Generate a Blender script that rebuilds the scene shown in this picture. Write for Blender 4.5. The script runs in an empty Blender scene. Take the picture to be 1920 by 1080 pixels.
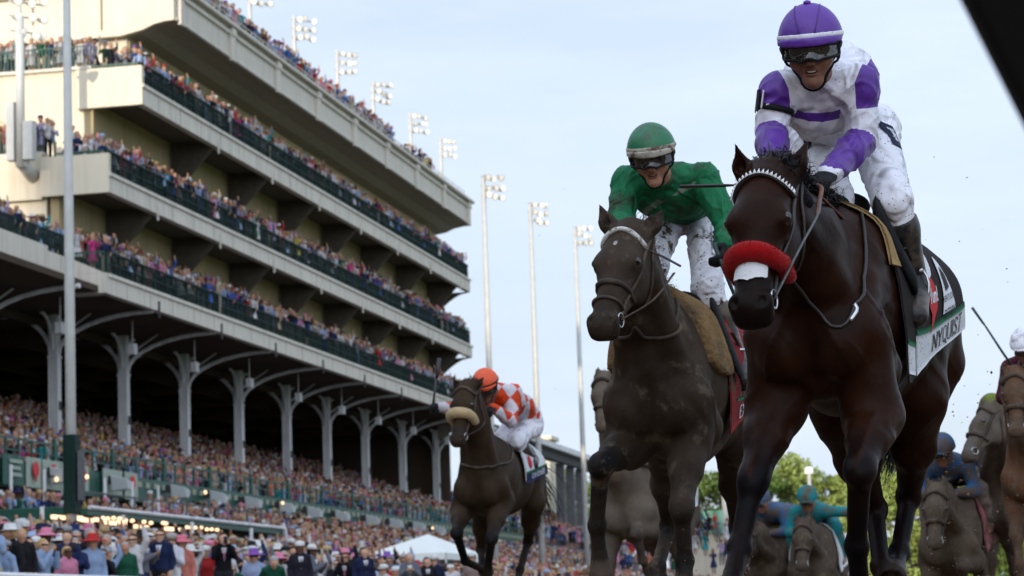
import bpy, math, random
import numpy as np
from mathutils import Matrix, Vector
random.seed(7); RNG=np.random.default_rng(11)
S=bpy.context.scene; COL=S.collection
R=math.radians
# ------------------------------------------------ camera, sky, sun, exposure
FPX=4700.0; CAMH=0.15
_y=np.array([(1912-960)/FPX,(540-1139)/FPX,-1.0]); _y/=np.linalg.norm(_y)
_r=R(1.9); _u=np.array([-math.sin(_r),math.cos(_r),0]); _u[2]=-(_u@_y)/_y[2]; _u/=np.linalg.norm(_u)
CM=np.array([np.cross(_y,_u),_y,_u]); CC=np.array([0,0,CAMH])
def at(u,v,Y):                      # the point of the track world at distance Y seen at photo pixel u,v
    d=CM@np.array([(u-960)/FPX,(540-v)/FPX,-1.0]); return CC+d*(Y/d[1])
def atX(u,v,X):
    d=CM@np.array([(u-960)/FPX,(540-v)/FPX,-1.0]); return CC+d*(X/d[0])
def px(p):
    c=(np.asarray(p)-CC)@CM; return 960+FPX*c[...,0]/-c[...,2],540-FPX*c[...,1]/-c[...,2]
cam=bpy.data.objects.new('camera',bpy.data.cameras.new('camera')); COL.objects.link(cam)
m4=Matrix.Identity(4)
for i in range(3):
    for j in range(3): m4[i][j]=CM[i][j]
    m4[i][3]=CC[i]
cam.matrix_world=m4
cam.data.sensor_width=36; cam.data.lens=FPX/1920*36; cam.data.clip_end=3000; cam.data.clip_start=.2
cam.data.dof.use_dof=True; cam.data.dof.focus_distance=10.1; cam.data.dof.aperture_fstop=7.0
S.camera=cam
SUN_EL=R(9.5); SUN_DIR=Vector((-math.sin(R(7.5)),-math.cos(R(7.5)),0))   # where the sun stands (horizontal)
w=bpy.data.worlds.new('World'); S.world=w; w.use_nodes=True; nt=w.node_tree; N=nt.nodes; N.clear()
sky=N.new('ShaderNodeTexSky'); sky.sky_type='NISHITA'; sky.sun_disc=False; sky.sun_elevation=SUN_EL
sky.sun_rotation=math.atan2(SUN_DIR.x,SUN_DIR.y); sky.air_density=1.0; sky.dust_density=2.6; sky.ozone_density=1.4
bg=N.new('ShaderNodeBackground'); out=N.new('ShaderNodeOutputWorld')
tc=N.new('ShaderNodeTexCoord'); mp=N.new('ShaderNodeMapping'); mp.inputs['Scale'].default_value=(3,3,13)
cn=N.new('ShaderNodeTexNoise'); cn.inputs['Scale'].default_value=1.6; cn.inputs['Detail'].default_value=7; cn.inputs['Roughness'].default_value=.6
cr=N.new('ShaderNodeValToRGB'); cr.color_ramp.elements[0].position=.36; cr.color_ramp.elements[1].position=.78
cr.color_ramp.elements[0].color=(.72,.72,.72,1); cr.color_ramp.elements[1].color=(1,1,1,1)
mx=N.new('ShaderNodeMix'); mx.data_type='RGBA'
L=nt.links.new
L(tc.outputs['Generated'],mp.inputs['Vector']); L(mp.outputs[0],cn.inputs['Vector']); L(cn.outputs[0],cr.inputs[0])
L(cr.outputs[0],mx.inputs[0]); L(sky.outputs[0],mx.inputs[6]); # thin high cloud veil, brighter on the side of the evening sun
dp=N.new('ShaderNodeVectorMath'); dp.operation='DOT_PRODUCT'; dp.inputs[1].default_value=(SUN_DIR.x,SUN_DIR.y,.25); L(tc.outputs['Generated'],dp.inputs[0])
gm=N.new('ShaderNodeMapRange'); gm.interpolation_type='SMOOTHSTEP'; gm.inputs[1].default_value=-.35; gm.inputs[2].default_value=1.0; gm.inputs[3].default_value=1.0; gm.inputs[4].default_value=2.05; L(dp.outputs['Value'],gm.inputs[0])
vm=N.new('ShaderNodeVectorMath'); vm.operation='SCALE'; vm.inputs[0].default_value=(5.2,5.95,7.25); L(gm.outputs[0],vm.inputs['Scale']); L(vm.outputs[0],mx.inputs[7])
L(mx.outputs[2],bg.inputs[0]); bg.inputs[1].default_value=.12; L(bg.outputs[0],out.inputs[0])
sl=bpy.data.lights.new('sun','SUN'); sl.energy=2.9; sl.angle=R(.6); sl.color=(1,.87,.70)
so=bpy.data.objects.new('sun',sl); COL.objects.link(so)
dv=Vector((SUN_DIR.x*math.cos(SUN_EL),SUN_DIR.y*math.cos(SUN_EL),math.sin(SUN_EL)))
so.rotation_euler=dv.to_track_quat('Z','Y').to_euler(); so.location=(-60,-60,60)
vs=S.view_settings; vs.view_transform='Standard'; vs.look='None'; vs.gamma=1; vs.exposure=0.42
S.cycles.max_bounces=5; S.cycles.diffuse_bounces=2; S.cycles.glossy_bounces=2; S.cycles.transparent_max_bounces=6
# ------------------------------------------------ helpers
def link(o,parent=None):
    COL.objects.link(o)
    if parent: o.parent=parent
    return o
def tag(o,label=None,cat=None,group=None,kind=None):
    if label: o['label']=label
    if cat: o['category']=cat
    if group: o['group']=group
    if kind: o['kind']=kind
    return o
def thing(name,label,cat,loc=(0,0,0),group=None):
    o=bpy.data.objects.new(name,None); o.empty_display_size=.2; o.location=tuple(float(v) for v in loc); COL.objects.link(o)
    return tag(o,label,cat,group)
def wloc(p):
    v=np.zeros(3)
    while p is not None: v+=np.array(p.location); p=p.parent
    return v
def mesh_np(name,V,Fc,mats=(),smooth=False,mi=None):
    """V (n,3), Fc list of arrays (m,3)/(m,4)"""
    me=bpy.data.meshes.new(name); V=np.asarray(V,dtype=np.float32)
    if isinstance(Fc,np.ndarray): Fc=[Fc]
    Fc=[f for f in Fc if len(f)]
    loops=np.concatenate([f.reshape(-1) for f in Fc]).astype(np.int32)
    tot=np.concatenate([np.full(len(f),f.shape[1],dtype=np.int32) for f in Fc]); st=np.concatenate([[0],np.cumsum(tot)[:-1]]).astype(np.int32)
    me.vertices.add(len(V)); me.vertices.foreach_set('co',V.reshape(-1))
    me.loops.add(len(loops)); me.loops.foreach_set('vertex_index',loops)
    me.polygons.add(len(tot)); me.polygons.foreach_set('loop_start',st); me.polygons.foreach_set('loop_total',tot)
    if mi is not None: me.polygons.foreach_set('material_index',np.asarray(mi,dtype=np.int32))
    me.polygons.foreach_set('use_smooth',np.full(len(tot),smooth)); 
    for m in mats: me.materials.append(m)
    me.update(calc_edges=True); me.validate(); return me
def vcol(me,name,arr):
    a=me.attributes.new(name,'FLOAT_COLOR','POINT'); c=np.ones((len(arr),4),np.float32); c[:,:3]=arr; a.data.foreach_set('color',c.reshape(-1))
def vflt(me,name,arr):
    a=me.attributes.new(name,'FLOAT','POINT'); a.data.foreach_set('value',np.asarray(arr,np.float32))
class MB:
    """collects polygons in world space; build() links them as ONE mesh object"""
    def __init__(s): s.v=[]; s.f=[]; s.n=0; s.sm=False
    def add(s,V,F):
        V=np.asarray(V,float); s.v.append(V); 
        for f in F: s.f.append([i+s.n for i in f])
        s.n+=len(V); return s
    def box(s,x0,x1,y0,y1,z0,z1):
        x0,x1=sorted((x0,x1));y0,y1=sorted((y0,y1));z0,z1=sorted((z0,z1))
        V=[(x,y,z) for z in (z0,z1) for y in (y0,y1) for x in (x0,x1)]
        return s.add(V,[(0,2,3,1),(4,5,7,6),(0,1,5,4),(2,6,7,3),(0,4,6,2),(1,3,7,5)])
    def prism(s,poly,ax,a,b):
        """poly: 2D points in the plane perpendicular to axis ax, extruded from a to b"""
        n=len(poly); V=[]
        for t in (a,b):
            for p in poly:
                V.append((t,p[0],p[1]) if ax==0 else (p[0],t,p[1]) if ax==1 else (p[0],p[1],t))
        return s.add(V,[tuple(range(n))[::-1],tuple(range(n,2*n))]+[(i,(i+1)%n,n+(i+1)%n,n+i) for i in range(n)])
    def tube(s,P,rad,n=8,cap=True,flat=None):
        P=[np.asarray(p,float) for p in P]; m=len(P)
        if np.isscalar(rad): rad=[rad]*m
        V=[]; up=None
        for i in range(m):
            t=P[min(i+1,m-1)]-P[max(i-1,0)]; t/=np.linalg.norm(t)+1e-9
            if up is None:
                up=np.array([0,0,1.]) if abs(t[2])<.9 else np.array([0,1.,0])
            a=np.cross(t,up); a/=np.linalg.norm(a)+1e-9; b=np.cross(a,t); up=b
            for k in range(n):
                an=2*math.pi*k/n; V.append(P[i]+rad[i]*(math.cos(an)*a+math.sin(an)*b*(flat or 1)))
        F=[(i*n+k,i*n+(k+1)%n,(i+1)*n+(k+1)%n,(i+1)*n+k) for i in range(m-1) for k in range(n)]
        if cap: F+= [tuple(range(n))[::-1],tuple((m-1)*n+k for k in range(n))]
        return s.add(V,F)
    def lathe(s,prof,c,n=16,axis=(0,0,1),sx=1,sy=1):
        az=np.asarray(axis,float); az/=np.linalg.norm(az); ax=np.cross([0,1,0] if abs(az[1])<.9 else [1,0,0],az); ax/=np.linalg.norm(ax); ay=np.cross(az,ax)
        V=[np.asarray(c)+az*z+r*(math.cos(2*math.pi*k/n)*ax*sx+math.sin(2*math.pi*k/n)*ay*sy) for r,z in prof for k in range(n)]
        m=len(prof)
        return s.add(V,[(i*n+k,i*n+(k+1)%n,(i+1)*n+(k+1)%n,(i+1)*n+k) for i in range(m-1) for k in range(n)]+[tuple(range(n))[::-1],tuple((m-1)*n+k for k in range(n))])
    def build(s,name,mat,parent=None,smooth=False,bevel=0):
        V=np.concatenate(s.v)
        if parent is not None: V=V-wloc(parent)
        me=bpy.data.meshes.new(name); me.from_pydata([tuple(p) for p in V],[],[list(f) for f in s.f])
        me.materials.append(mat)
        if smooth: me.polygons.foreach_set('use_smooth',[True]*len(me.polygons))
        me.update(); o=bpy.data.objects.new(name,me)
        if bevel:
            b=o.modifiers.new('b','BEVEL'); b.width=bevel; b.segments=2; b.limit_method='ANGLE'
        return link(o,parent)
def grid_faces(nu,nv,wrap=False):
    i=np.arange(nu-1)[:,None]; j=np.arange(nv if wrap else nv-1)[None,:]; j2=(j+1)%nv
    return np.stack([i*nv+j,i*nv+j2,(i+1)*nv+j2,(i+1)*nv+j],-1).reshape(-1,4)
# ------------------------------------------------ materials
def mat(name,col,rough=.7,var=.12,sc=3.,bump=0.,bs=40.,metal=0.,speck=None,attr=None,objcol=False,emit=0,emcol=None,sheen=0,streak=0,coat=0,dirt=None,spec=.5,bdist=.004,mask=None,bdet=5):
    m=bpy.data.materials.new(name); m.use_nodes=True; nt=m.node_tree; N=nt.nodes; L=nt.links.new
    b=N['Principled BSDF']; b.inputs['Roughness'].default_value=rough; b.inputs['Metallic'].default_value=metal
    b.inputs['Specular IOR Level'].default_value=spec if spec!=.5 or rough<.55 else .12
    if sheen: b.inputs['Sheen Weight'].default_value=sheen; b.inputs['Sheen Roughness'].default_value=.4
    if coat: b.inputs['Coat Weight'].default_value=coat; b.inputs['Coat Roughness'].default_value=.15
    tc=N.new('ShaderNodeTexCoord'); src=tc.outputs['Object']
    if attr: a=N.new('ShaderNodeAttribute'); a.attribute_name=attr; c=a.outputs['Color']
    elif objcol: a=N.new('ShaderNodeObjectInfo'); c=a.outputs['Color']
    else: a=N.new('ShaderNodeRGB'); a.outputs[0].default_value=(*col,1); c=a.outputs[0]
    if mask:       # second colour wherever the mesh attribute Mask is positive
        ma=N.new('ShaderNodeAttribute'); ma.attribute_name='Mask'; g=N.new('ShaderNodeMath'); g.operation='GREATER_THAN'; g.inputs[1].default_value=0; L(ma.outputs['Fac'],g.inputs[0])
        v=N.new('ShaderNodeMix'); v.data_type='RGBA'; L(g.outputs[0],v.inputs[0]); L(c,v.inputs[6]); v.inputs[7].default_value=(*mask,1); c=v.outputs[2]
    if var:
        n=N.new('ShaderNodeTexNoise'); n.inputs['Scale'].default_value=sc; n.inputs['Detail'].default_value=6; L(src,n.inputs['Vector'])
        mr=N.new('ShaderNodeMapRange'); mr.inputs[1].default_value=.25; mr.inputs[2].default_value=.75; mr.inputs[3].default_value=1-var; mr.inputs[4].default_value=1+var; L(n.outputs[0],mr.inputs[0])
        v=N.new('ShaderNodeMix'); v.data_type='RGBA'; v.blend_type='MULTIPLY'; v.inputs[0].default_value=1; L(c,v.inputs[6]); L(mr.outputs[0],v.inputs[7]); c=v.outputs[2]
    if streak:
        mpn=N.new('ShaderNodeMapping'); mpn.inputs['Scale'].default_value=(1.5,1.5,.12); L(src,mpn.inputs[0])
        n=N.new('ShaderNodeTexNoise'); n.inputs['Scale'].default_value=2.2; n.inputs['Detail'].default_value=8; L(mpn.outputs[0],n.inputs['Vector'])
        mr=N.new('ShaderNodeMapRange'); mr.inputs[1].default_value=.45; mr.inputs[2].default_value=.8; mr.inputs[3].default_value=1; mr.inputs[4].default_value=1-streak; L(n.outputs[0],mr.inputs[0])
        v=N.new('ShaderNodeMix'); v.data_type='RGBA'; v.blend_type='MULTIPLY'; v.inputs[0].default_value=1; L(c,v.inputs[6]); L(mr.outputs[0],v.inputs[7]); c=v.outputs[2]
    for dd in ([dirt] if dirt and not isinstance(dirt,list) else dirt or []):       # (color, scale, lo, hi)
        dc,dsc,lo,hi=dd
        n=N.new('ShaderNodeTexNoise'); n.inputs['Scale'].default_value=dsc; n.inputs['Detail'].default_value=9; n.inputs['Roughness'].default_value=.65; L(src,n.inputs['Vector'])
        mr=N.new('ShaderNodeMapRange'); mr.inputs[1].default_value=lo; mr.inputs[2].default_value=hi; L(n.outputs[0],mr.inputs[0])
        v=N.new('ShaderNodeMix'); v.data_type='RGBA'; L(mr.outputs[0],v.inputs[0]); L(c,v.inputs[6]); v.inputs[7].default_value=(*dc,1); c=v.outputs[2]
    if speck:      # (color, scale, radius)
        n=N.new('ShaderNodeTexVoronoi'); n.inputs['Scale'].default_value=speck[1]; L(src,n.inputs['Vector'])
        n2=N.new('ShaderNodeTexNoise'); n2.inputs['Scale'].default_value=speck[1]*.13; L(src,n2.inputs['Vector'])
        k=N.new('ShaderNodeMath'); k.operation='MULTIPLY'; k.inputs[1].default_value=speck[2]*2; L(n2.outputs[0],k.inputs[0])
        lt=N.new('ShaderNodeMath'); lt.operation='LESS_THAN'; L(n.outputs['Distance'],lt.inputs[0]); L(k.outputs[0],lt.inputs[1])
        v=N.new('ShaderNodeMix'); v.data_type='RGBA'; L(lt.outputs[0],v.inputs[0]); L(c,v.inputs[6]); v.inputs[7].default_value=(*speck[0],1); c=v.outputs[2]
    L(c,b.inputs['Base Color'])
    if bump:
        n=N.new('ShaderNodeTexNoise'); n.inputs['Scale'].default_value=bs; n.inputs['Detail'].default_value=bdet; n.inputs['Distortion'].default_value=.8 if bdet<3 else 0; L(src,n.inputs['Vector'])
        bp=N.new('ShaderNodeBump'); bp.inputs['Strength'].default_value=bump; bp.inputs['Distance'].default_value=bdist; L(n.outputs[0],bp.inputs['Height']); L(bp.outputs[0],b.inputs['Normal'])
    if emit: b.inputs['Emission Color'].default_value=(*(emcol or col),1); b.inputs['Emission Strength'].default_value=emit
    return m
M_red=mat('red_print',(.6,.05,.06),.6,.05)
# ------------------------------------------------ setting
M_dirt=mat('track_dirt',(.13,.085,.055),.95,.3,1.2,.6,14)
M_conc=mat('apron_concrete',(.3,.29,.27),.9,.15,.6)
M_cream=mat('cream_stucco',(.66,.59,.46),.85,.06,.5,.15,30,streak=.16)
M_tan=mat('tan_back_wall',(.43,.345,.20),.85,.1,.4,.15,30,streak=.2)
M_white=mat('painted_fascia',(.64,.59,.51),.7,.06,.6,streak=.28)
M_beam=mat('shaded_beam_brown',(.085,.072,.055),.8,.2)  # brown that includes the shade under the balconies
M_dark=mat('dark_steel',(.05,.05,.05),.6,.2)
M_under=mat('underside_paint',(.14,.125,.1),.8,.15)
M_roofs=mat('roof_soffit',(.34,.3,.24),.8,.1)
M_green=mat('green_paint',(.01,.075,.05),.5,.2)
M_mesh=mat('green_rail_screen',(.009,.026,.021),.6,.3,2.)
M_col=mat('grey_column_paint',(.68,.68,.68),.6,.1,.8,streak=.35)
M_pole=mat('galvanized_pole',(.5,.5,.47),.5,.08)
M_house=mat('lamp_housing',(.4,.39,.36),.5,.05)
M_shade=mat('grey_and_shade',(.12,.12,.125),.8,.15)  # plain grey; on the shed columns it holds the main stand's shade
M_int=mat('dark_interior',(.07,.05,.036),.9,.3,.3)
M_bann=mat('banner_cloth',(.33,.39,.32),.7,.08)
M_lamp=mat('lamp_lens',(.9,.88,.8),.3,0,emit=.12,emcol=(1,.9,.76))
M_warm=mat('warm_lamp',(.9,.6,.35),.3,0,emit=1.3,emcol=(1,.62,.34))
M_grass=mat('grass',(.06,.13,.03),.9,.3,2)
def slab(name,x0,x1,y0,y1,z,m,label=None):
    b=MB(); b.box(x0,x1,y0,y1,z-.3,z); o=b.build(name,m); tag(o,kind='structure'); return o
g=MB(); g.add([(-900,-400,-.02),(900,-400,-.02),(900,2500,-.02),(-900,2500,-.02)],[(0,1,2,3)]); tag(g.build('ground',M_grass),kind='structure')
g=MB(); g.add([(-16.5,-60,0),(14,-60,0),(14,260,0),(-16.5,260,0)],[(0,1,2,3)]); tag(g.build('track',M_dirt),kind='structure')
g=MB(); g.prism([(-16.6,-.2),(-16.6,.3),(-30,2.1),(-30,-.2)],1,-60,300); g.prism([(-30,-.2),(-30,2.1),(-36.9,4.4),(-36.9,-.2)],1,101.2,300)
tag(g.build('apron_terrace',M_conc),kind='structure')
# ------------------------------------------------ grandstand
GS=thing('grandstand','huge cream grandstand with three packed balconies over an arcade of pale columns','grandstand',(-38,140,0))
XF=-38.; XW=-40.5; YE=177.6
LV=[(14.95,15.82,102.6),(19.48,20.33,102.75),(24.29,25.22,107.2)]
for i,(zb,zt,y0) in enumerate(LV):
    b=MB()
    for yj in np.arange(y0+2.2,YE,3.1): b.box(XF-.002,XF+.004,yj,yj+.035,zb+.02,zt-.15)
    b.build('fascia_joints',M_under,GS)
    b=MB(); b.box(XF-.35,XF,y0,YE,zb,zt); b.box(XF,XF+.09,y0-.05,YE+.05,zt-.14,zt+.03); b.build('balcony_fascia',M_white,GS,bevel=.02)
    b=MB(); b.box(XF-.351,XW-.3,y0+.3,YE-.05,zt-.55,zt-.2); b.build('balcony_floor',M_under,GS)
    # side return of the slab and its haunch at the far end
    b=MB(); b.box(XF-.02,-41.2 if i else -39.6,y0-.02,y0+.28,zb,zt+ (.9 if i else 0.0)); b.build('slab_end',M_cream if i else M_white,GS)
    for yy in (YE-.25,):
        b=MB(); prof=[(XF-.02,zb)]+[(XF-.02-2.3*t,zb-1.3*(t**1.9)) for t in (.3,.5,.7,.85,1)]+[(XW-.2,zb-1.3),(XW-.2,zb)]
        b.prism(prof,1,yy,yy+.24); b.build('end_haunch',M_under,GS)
    # drip brackets on the fascia and dark haunches below
    k=0
    for yc in [109.0+9.3*j for j in range(8)]:
        if yc<y0+3: continue
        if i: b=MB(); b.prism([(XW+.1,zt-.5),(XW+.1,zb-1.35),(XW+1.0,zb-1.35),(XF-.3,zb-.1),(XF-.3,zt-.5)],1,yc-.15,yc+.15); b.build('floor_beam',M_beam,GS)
        b=MB(); b.box(XF+.0,XF+.07,yc-.06,yc+.06,zb-.32,zb+.45); b.build('drip_bracket',M_white if i else M_dark,GS)
    # railing with green screen
    b=MB(); b.box(XF-.2,XF-.08,y0,YE,zt+1.0,zt+1.07); b.box(XF-.17,XF-.11,y0,YE,zt+.5,zt+.55)
    for yb in np.arange(y0+.05,YE,.115): b.box(XF-.15,XF-.13,yb,yb+.028,zt+.02,zt+1.0)
    yy=y0
    while yy<YE: b.box(XF-.19,XF-.09,yy,yy+.07,zt,zt+1.08); yy+=1.55
    b.build('rail_screen',M_mesh,GS)
    b=MB(); z2=zt+.0
    b.box(XF-.1,XW+.05,y0+.06,y0+.1,z2+1.0,z2+1.07)
    xx=XF-.1
    while xx>XW: b.box(xx-.02,xx+.02,y0+.06,y0+.1,z2,z2+1.0); xx-=.14
    b.build('end_railing',M_green,GS)
# back walls of each storey
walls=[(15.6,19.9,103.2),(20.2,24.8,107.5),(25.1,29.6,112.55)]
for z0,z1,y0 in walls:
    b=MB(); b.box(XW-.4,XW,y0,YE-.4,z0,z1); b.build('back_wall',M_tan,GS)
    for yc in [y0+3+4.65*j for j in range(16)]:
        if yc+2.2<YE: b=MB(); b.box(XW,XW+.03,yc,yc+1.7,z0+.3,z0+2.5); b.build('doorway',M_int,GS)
# end masses facing the track photographer (sunlit)
b=MB(); b.box(-41.1,-90,103.2,110,15.35,21.4); b.build('end_wall',M_cream,GS)
b=MB(); b.box(-40.56,-90,107.6,116,21.0,26.2); b.build('end_wall',M_cream,GS)
b=MB(); b.box(-40.6,-90,112.4,122,26.1,29.6); b.build('end_wall',M_cream,GS)
b=MB(); b.box(-41.2,-44.3,102.9,103.19,19.4,21.45); b.build('parapet',M_cream,GS)
# terrace copings and reliefs on the left wing
b=MB(); b.box(-41.15,-90,102.95,103.35,21.4,21.55); b.box(-40.55,-90,107.4,107.75,26.2,26.35); b.build('coping',M_white,GS,bevel=.02)
b=MB(); b.box(-45.9,-49.5,105.6,107.55,24.9,26.1); b.build('balcony_box',M_white,GS,bevel=.04)
b=MB(); b.prism([(-44.3,24.0),(-46.4,25.0),(-48.5,24.0),(-48.2,23.85),(-46.4,24.7),(-44.6,23.85)],1,107.35,107.59); b.build('gable_relief',M_cream,GS)
b=MB()
for z0,z1,yy,x1,x0 in ((21.5,22.55,103.1,-90,-41.2),(26.3,27.35,107.55,-90,-40.6)):
    b.box(x1,x0,yy,yy+.05,z1-.06,z1)
    xx=x0
    while xx>-52: b.box(xx-.02,xx+.02,yy,yy+.04,z0,z1); xx-=.17
b.build('terrace_railing',M_green,GS)
# roof
def soff(x): t=(XF-x)/2.6; return 29.15-.25*min(1,max(0,t))**1.0
b=MB()
prof=[(XF,29.3),(XF-.5,29.27),(XF-1.2,29.15),(XF-1.8,28.9),(XW-.2,28.75),(XW-.2,29.6),(-90,29.6),(-90,30.6),(XF,30.6)]
b.prism(prof,1,112.1,YE+.6); b.build('roof_soffit',M_roofs,GS)
b=MB(); b.box(XF+.003,XF-.5,112.05,YE+.7,29.35,31.0); b.build('roof_fascia',M_white,GS)
b=MB(); b.box(XF+.14,XF-.5,112.0,YE+.8,30.55,30.75); b.box(XF+.34,XF-.5,111.95,YE+.95,30.95,31.16); b.box(XF+.08,XF,112.0,YE+.7,29.33,29.5); b.build('cornice',M_white,GS,bevel=.04)
for j in range(9):
    yc=112.6+8.1*j
    b=MB(); b.box(XF+.2,XF+.004,yc-.3,yc+.3,29.2,30.94); b.box(XF+.26,XF+.0,yc-.36,yc+.36,30.5,30.9); b.build('pilaster',M_white,GS,bevel=.03)
b=MB(); b.prism([(XF-.01,31.0),(XF-.01,29.33),(XF-.5,29.3),(XF-1.0,29.2),(XF-1.6,28.96),(XW-.2,28.75),(-90,28.75),(-90,34.5),(-39.5,34.5),(-38.6,31.0)],1,111.8,112.08); b.build('roof_end_wall',M_cream,GS)
b=MB(); b.box(-41.6,-41.66,111.74,111.8,29.1,34); b.box(-45.1,-45.16,111.74,111.8,29.6,34); b.box(-45.1,-90,111.74,111.8,33.2,33.3);b.box(-41.6,-90,111.7,111.8,30.9,31.0); b.build('wall_moulding',M_under,GS)
b=MB(); b.box(XF-.6,-44,112.1,YE,30.62,30.95); b.build('roof_deck',M_under,GS)
b=MB()
for yy in np.arange(112.4,YE,2.1): b.tube([(XF-.2,yy,31.1),(XF-.2,yy,31.75)],.03,5)
b.tube([(XF-.2,112.4,31.75),(XF-.2,YE,31.75)],.03,5); b.build('roof_rail',M_white,GS)
# arcade columns with arched brackets
for yc in [99.6,108.8,118,127.35,136.9,146.5,155.6,165.3,175.9,186.6]:
    b=MB(); b.box(-43.22,-42.78,yc-.22,yc+.22,6.5,15.3); b.box(-43.27,-42.73,yc-.26,yc+.26,13.0,13.12)
    for dx in (-.23,.2): b.box(-43+dx,-43+dx+.03,yc-.24,yc+.24,8,13)
    c=b.build('column',M_col,GS,bevel=.015)
    b=MB()
    f=[(-42.8+4.6*(1-math.cos(t)),yc,13.2+1.75*math.sin(t)) for t in np.linspace(0,math.pi/2,9)]
    h=[(-43.2-2.4*(1-math.cos(t)),yc,13.2+1.9*math.sin(t)) for t in np.linspace(0,math.pi/2,8)]
    b.tube(f,.11,6); b.tube(h,.11,6)
    for sg in (1,-1): b.tube([(-43,yc+sg*(.2+1.4*(1-math.cos(t))),13.4+1.6*math.sin(t)) for t in np.linspace(0,math.pi/2,7)],.08,6)
    b.tube([(-42.8,yc,14.0),(-41.2,yc,15.0)],.05,5)
    br=b.build('bracket',M_col,c); br.location=(0,0,0); 
    for v in br.data.vertices: pass
    b=MB(); b.box(-42.75,-42.7,yc-.12,yc+.12,10.6,11.0); lb=b.build('junction_box',M_dark,c)
    b=MB(); b.box(-40.6,-40.3,yc+3.2,yc+3.7,13.4,13.9); b.tube([(-40.45,yc+3.45,13.9),(-40.45,yc+3.45,15.2)],.03,4); b.build('speaker_box',M_col,GS)
# deck over the bowl, dark interior
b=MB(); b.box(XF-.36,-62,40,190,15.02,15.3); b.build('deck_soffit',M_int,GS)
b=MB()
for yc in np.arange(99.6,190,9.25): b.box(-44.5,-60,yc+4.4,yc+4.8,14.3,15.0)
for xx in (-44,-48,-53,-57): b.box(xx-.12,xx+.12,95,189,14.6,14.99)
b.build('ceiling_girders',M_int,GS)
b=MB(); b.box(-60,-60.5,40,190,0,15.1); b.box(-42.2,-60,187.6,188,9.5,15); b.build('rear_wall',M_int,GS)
for yc in np.arange(101,186,7.7):
    b=MB(); b.box(-55.0,-54.9,yc,yc+1.0,12.4,12.9); b.build('hanging_sign',M_green,GS)
b=MB()
for j in range(18):
    x0=-37.6-j*.85; b.box(x0,x0-.9,60,192,2,6.15+.31*j)
b.build('seating_bowl',M_conc,GS)
b=MB(); b.box(-36.95,-37.1,60,192,5.9,6.95); b.build('deck_fascia',M_green,GS)
M_panel=mat('cream_panel',(.33,.34,.26),.7,.1)
for yy in np.arange(102.9,190,1.05): b=MB(); b.box(-36.9,-36.94,yy,yy+.45,6.54,6.78); b.build('fascia_panel',M_panel,GS)
b=MB(); b.box(-37.0,-37.05,60,192,7.72,7.8); b.box(-37.0,-37.05,60,192,7.3,7.35)
for yy in np.arange(60,192,1.3): b.box(-36.98,-37.06,yy,yy+.07,6.9,7.8)
for yy in np.arange(61,192,6.5): b.box(-36.96,-37.1,yy,yy+.16,6.9,8.0)
b.build('deck_rail',M_green,GS)
# under-deck posts, box seats level and awning
for yc in np.arange(80,101,3.1): b=MB(); b.tube([(-34.5,yc,4.0),(-34.5,yc,6.3)],.06,6); b.build('deck_post',M_col,GS)
for yc in np.arange(102,188,6): b=MB(); b.tube([(-36.9,yc,4.0),(-36.9,yc,6.2)],.11,6); b.build('deck_post',M_col,GS)
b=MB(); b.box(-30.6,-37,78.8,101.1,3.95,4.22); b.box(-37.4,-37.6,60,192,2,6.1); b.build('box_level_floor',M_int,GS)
b=MB(); b.box(-30.5,-30.56,79,101.1,5.0,5.06); b.box(-30.5,-30.56,79,101.1,4.2,4.3)
for yy in np.arange(79,101,1.9): b.box(-30.5,-30.56,yy,yy+.06,4.2,5.05)
b.build('box_level_rail',M_shade,GS)
# old stand towards the camera: deck with seats that rise behind (casts the evening shadow on the track)
OS=thing('old_grandstand','grey lower stand deck running in from the left edge, packed with spectators','grandstand',(-45,20,0))
b=MB(); b.prism([(-39.5,15.1),(-39.5,16.7),(-39.75,16.7),(-39.75,15.1)],1,-130,99.2); b.prism([(-39.5,-2+17.1),(-39.5,16.7-.0),(-39.75,16.7),(-39.75,15.1)],1,99.2,99.3); b.build('deck_fascia',M_white,OS)
b=MB(); b.box(-39.5,-38.0,102.2,102.55,14.97,15.85); b.prism([(-39.5,15.85),(-39.5,16.5),(-38.1,15.86)],1,102.2,102.5); b.box(-39.5,-39.75,99.31,102.19,15.1,16.5); b.build('deck_return',M_white,OS)
b=MB(); b.box(-39.6,-39.68,60,102,17.4,17.47)
for yb in np.arange(78,102,.115): b.box(-39.63,-39.65,yb,yb+.05,16.7,17.4)
b.build('deck_rail',M_mesh,OS)
b=MB()
for j in range(16):
    x0=-40-j*1.0; b.box(x0,x0-1.05,-130,99 if j<1 else 96,15.2,15.9+.42*j)
b.build('upper_seating',M_conc,OS)
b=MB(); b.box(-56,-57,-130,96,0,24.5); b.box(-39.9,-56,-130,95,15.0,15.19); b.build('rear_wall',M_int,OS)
b=MB(); b.prism([(-39.2,21.3),(-57,23.6),(-57,24.0),(-39.2,21.9)],1,-130,32); b.build('added_shade_roof',M_under,OS)  # unseen roof, its height set by the shadow it must cast
b=MB(); b.box(-38.5,-60,-150,-12,15,30); b.box(-38.5,-75,-480,-150,0,66); b.build('added_shadow_block',M_cream,OS)  # unseen blocks added to keep the low sun off horses and apron
for yc in (80.9,90.2,99.4):
    b=MB(); b.box(-45.2,-44.8,yc-.2,yc+.2,6.5,15.2); b.build('column',M_col,OS)
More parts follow.
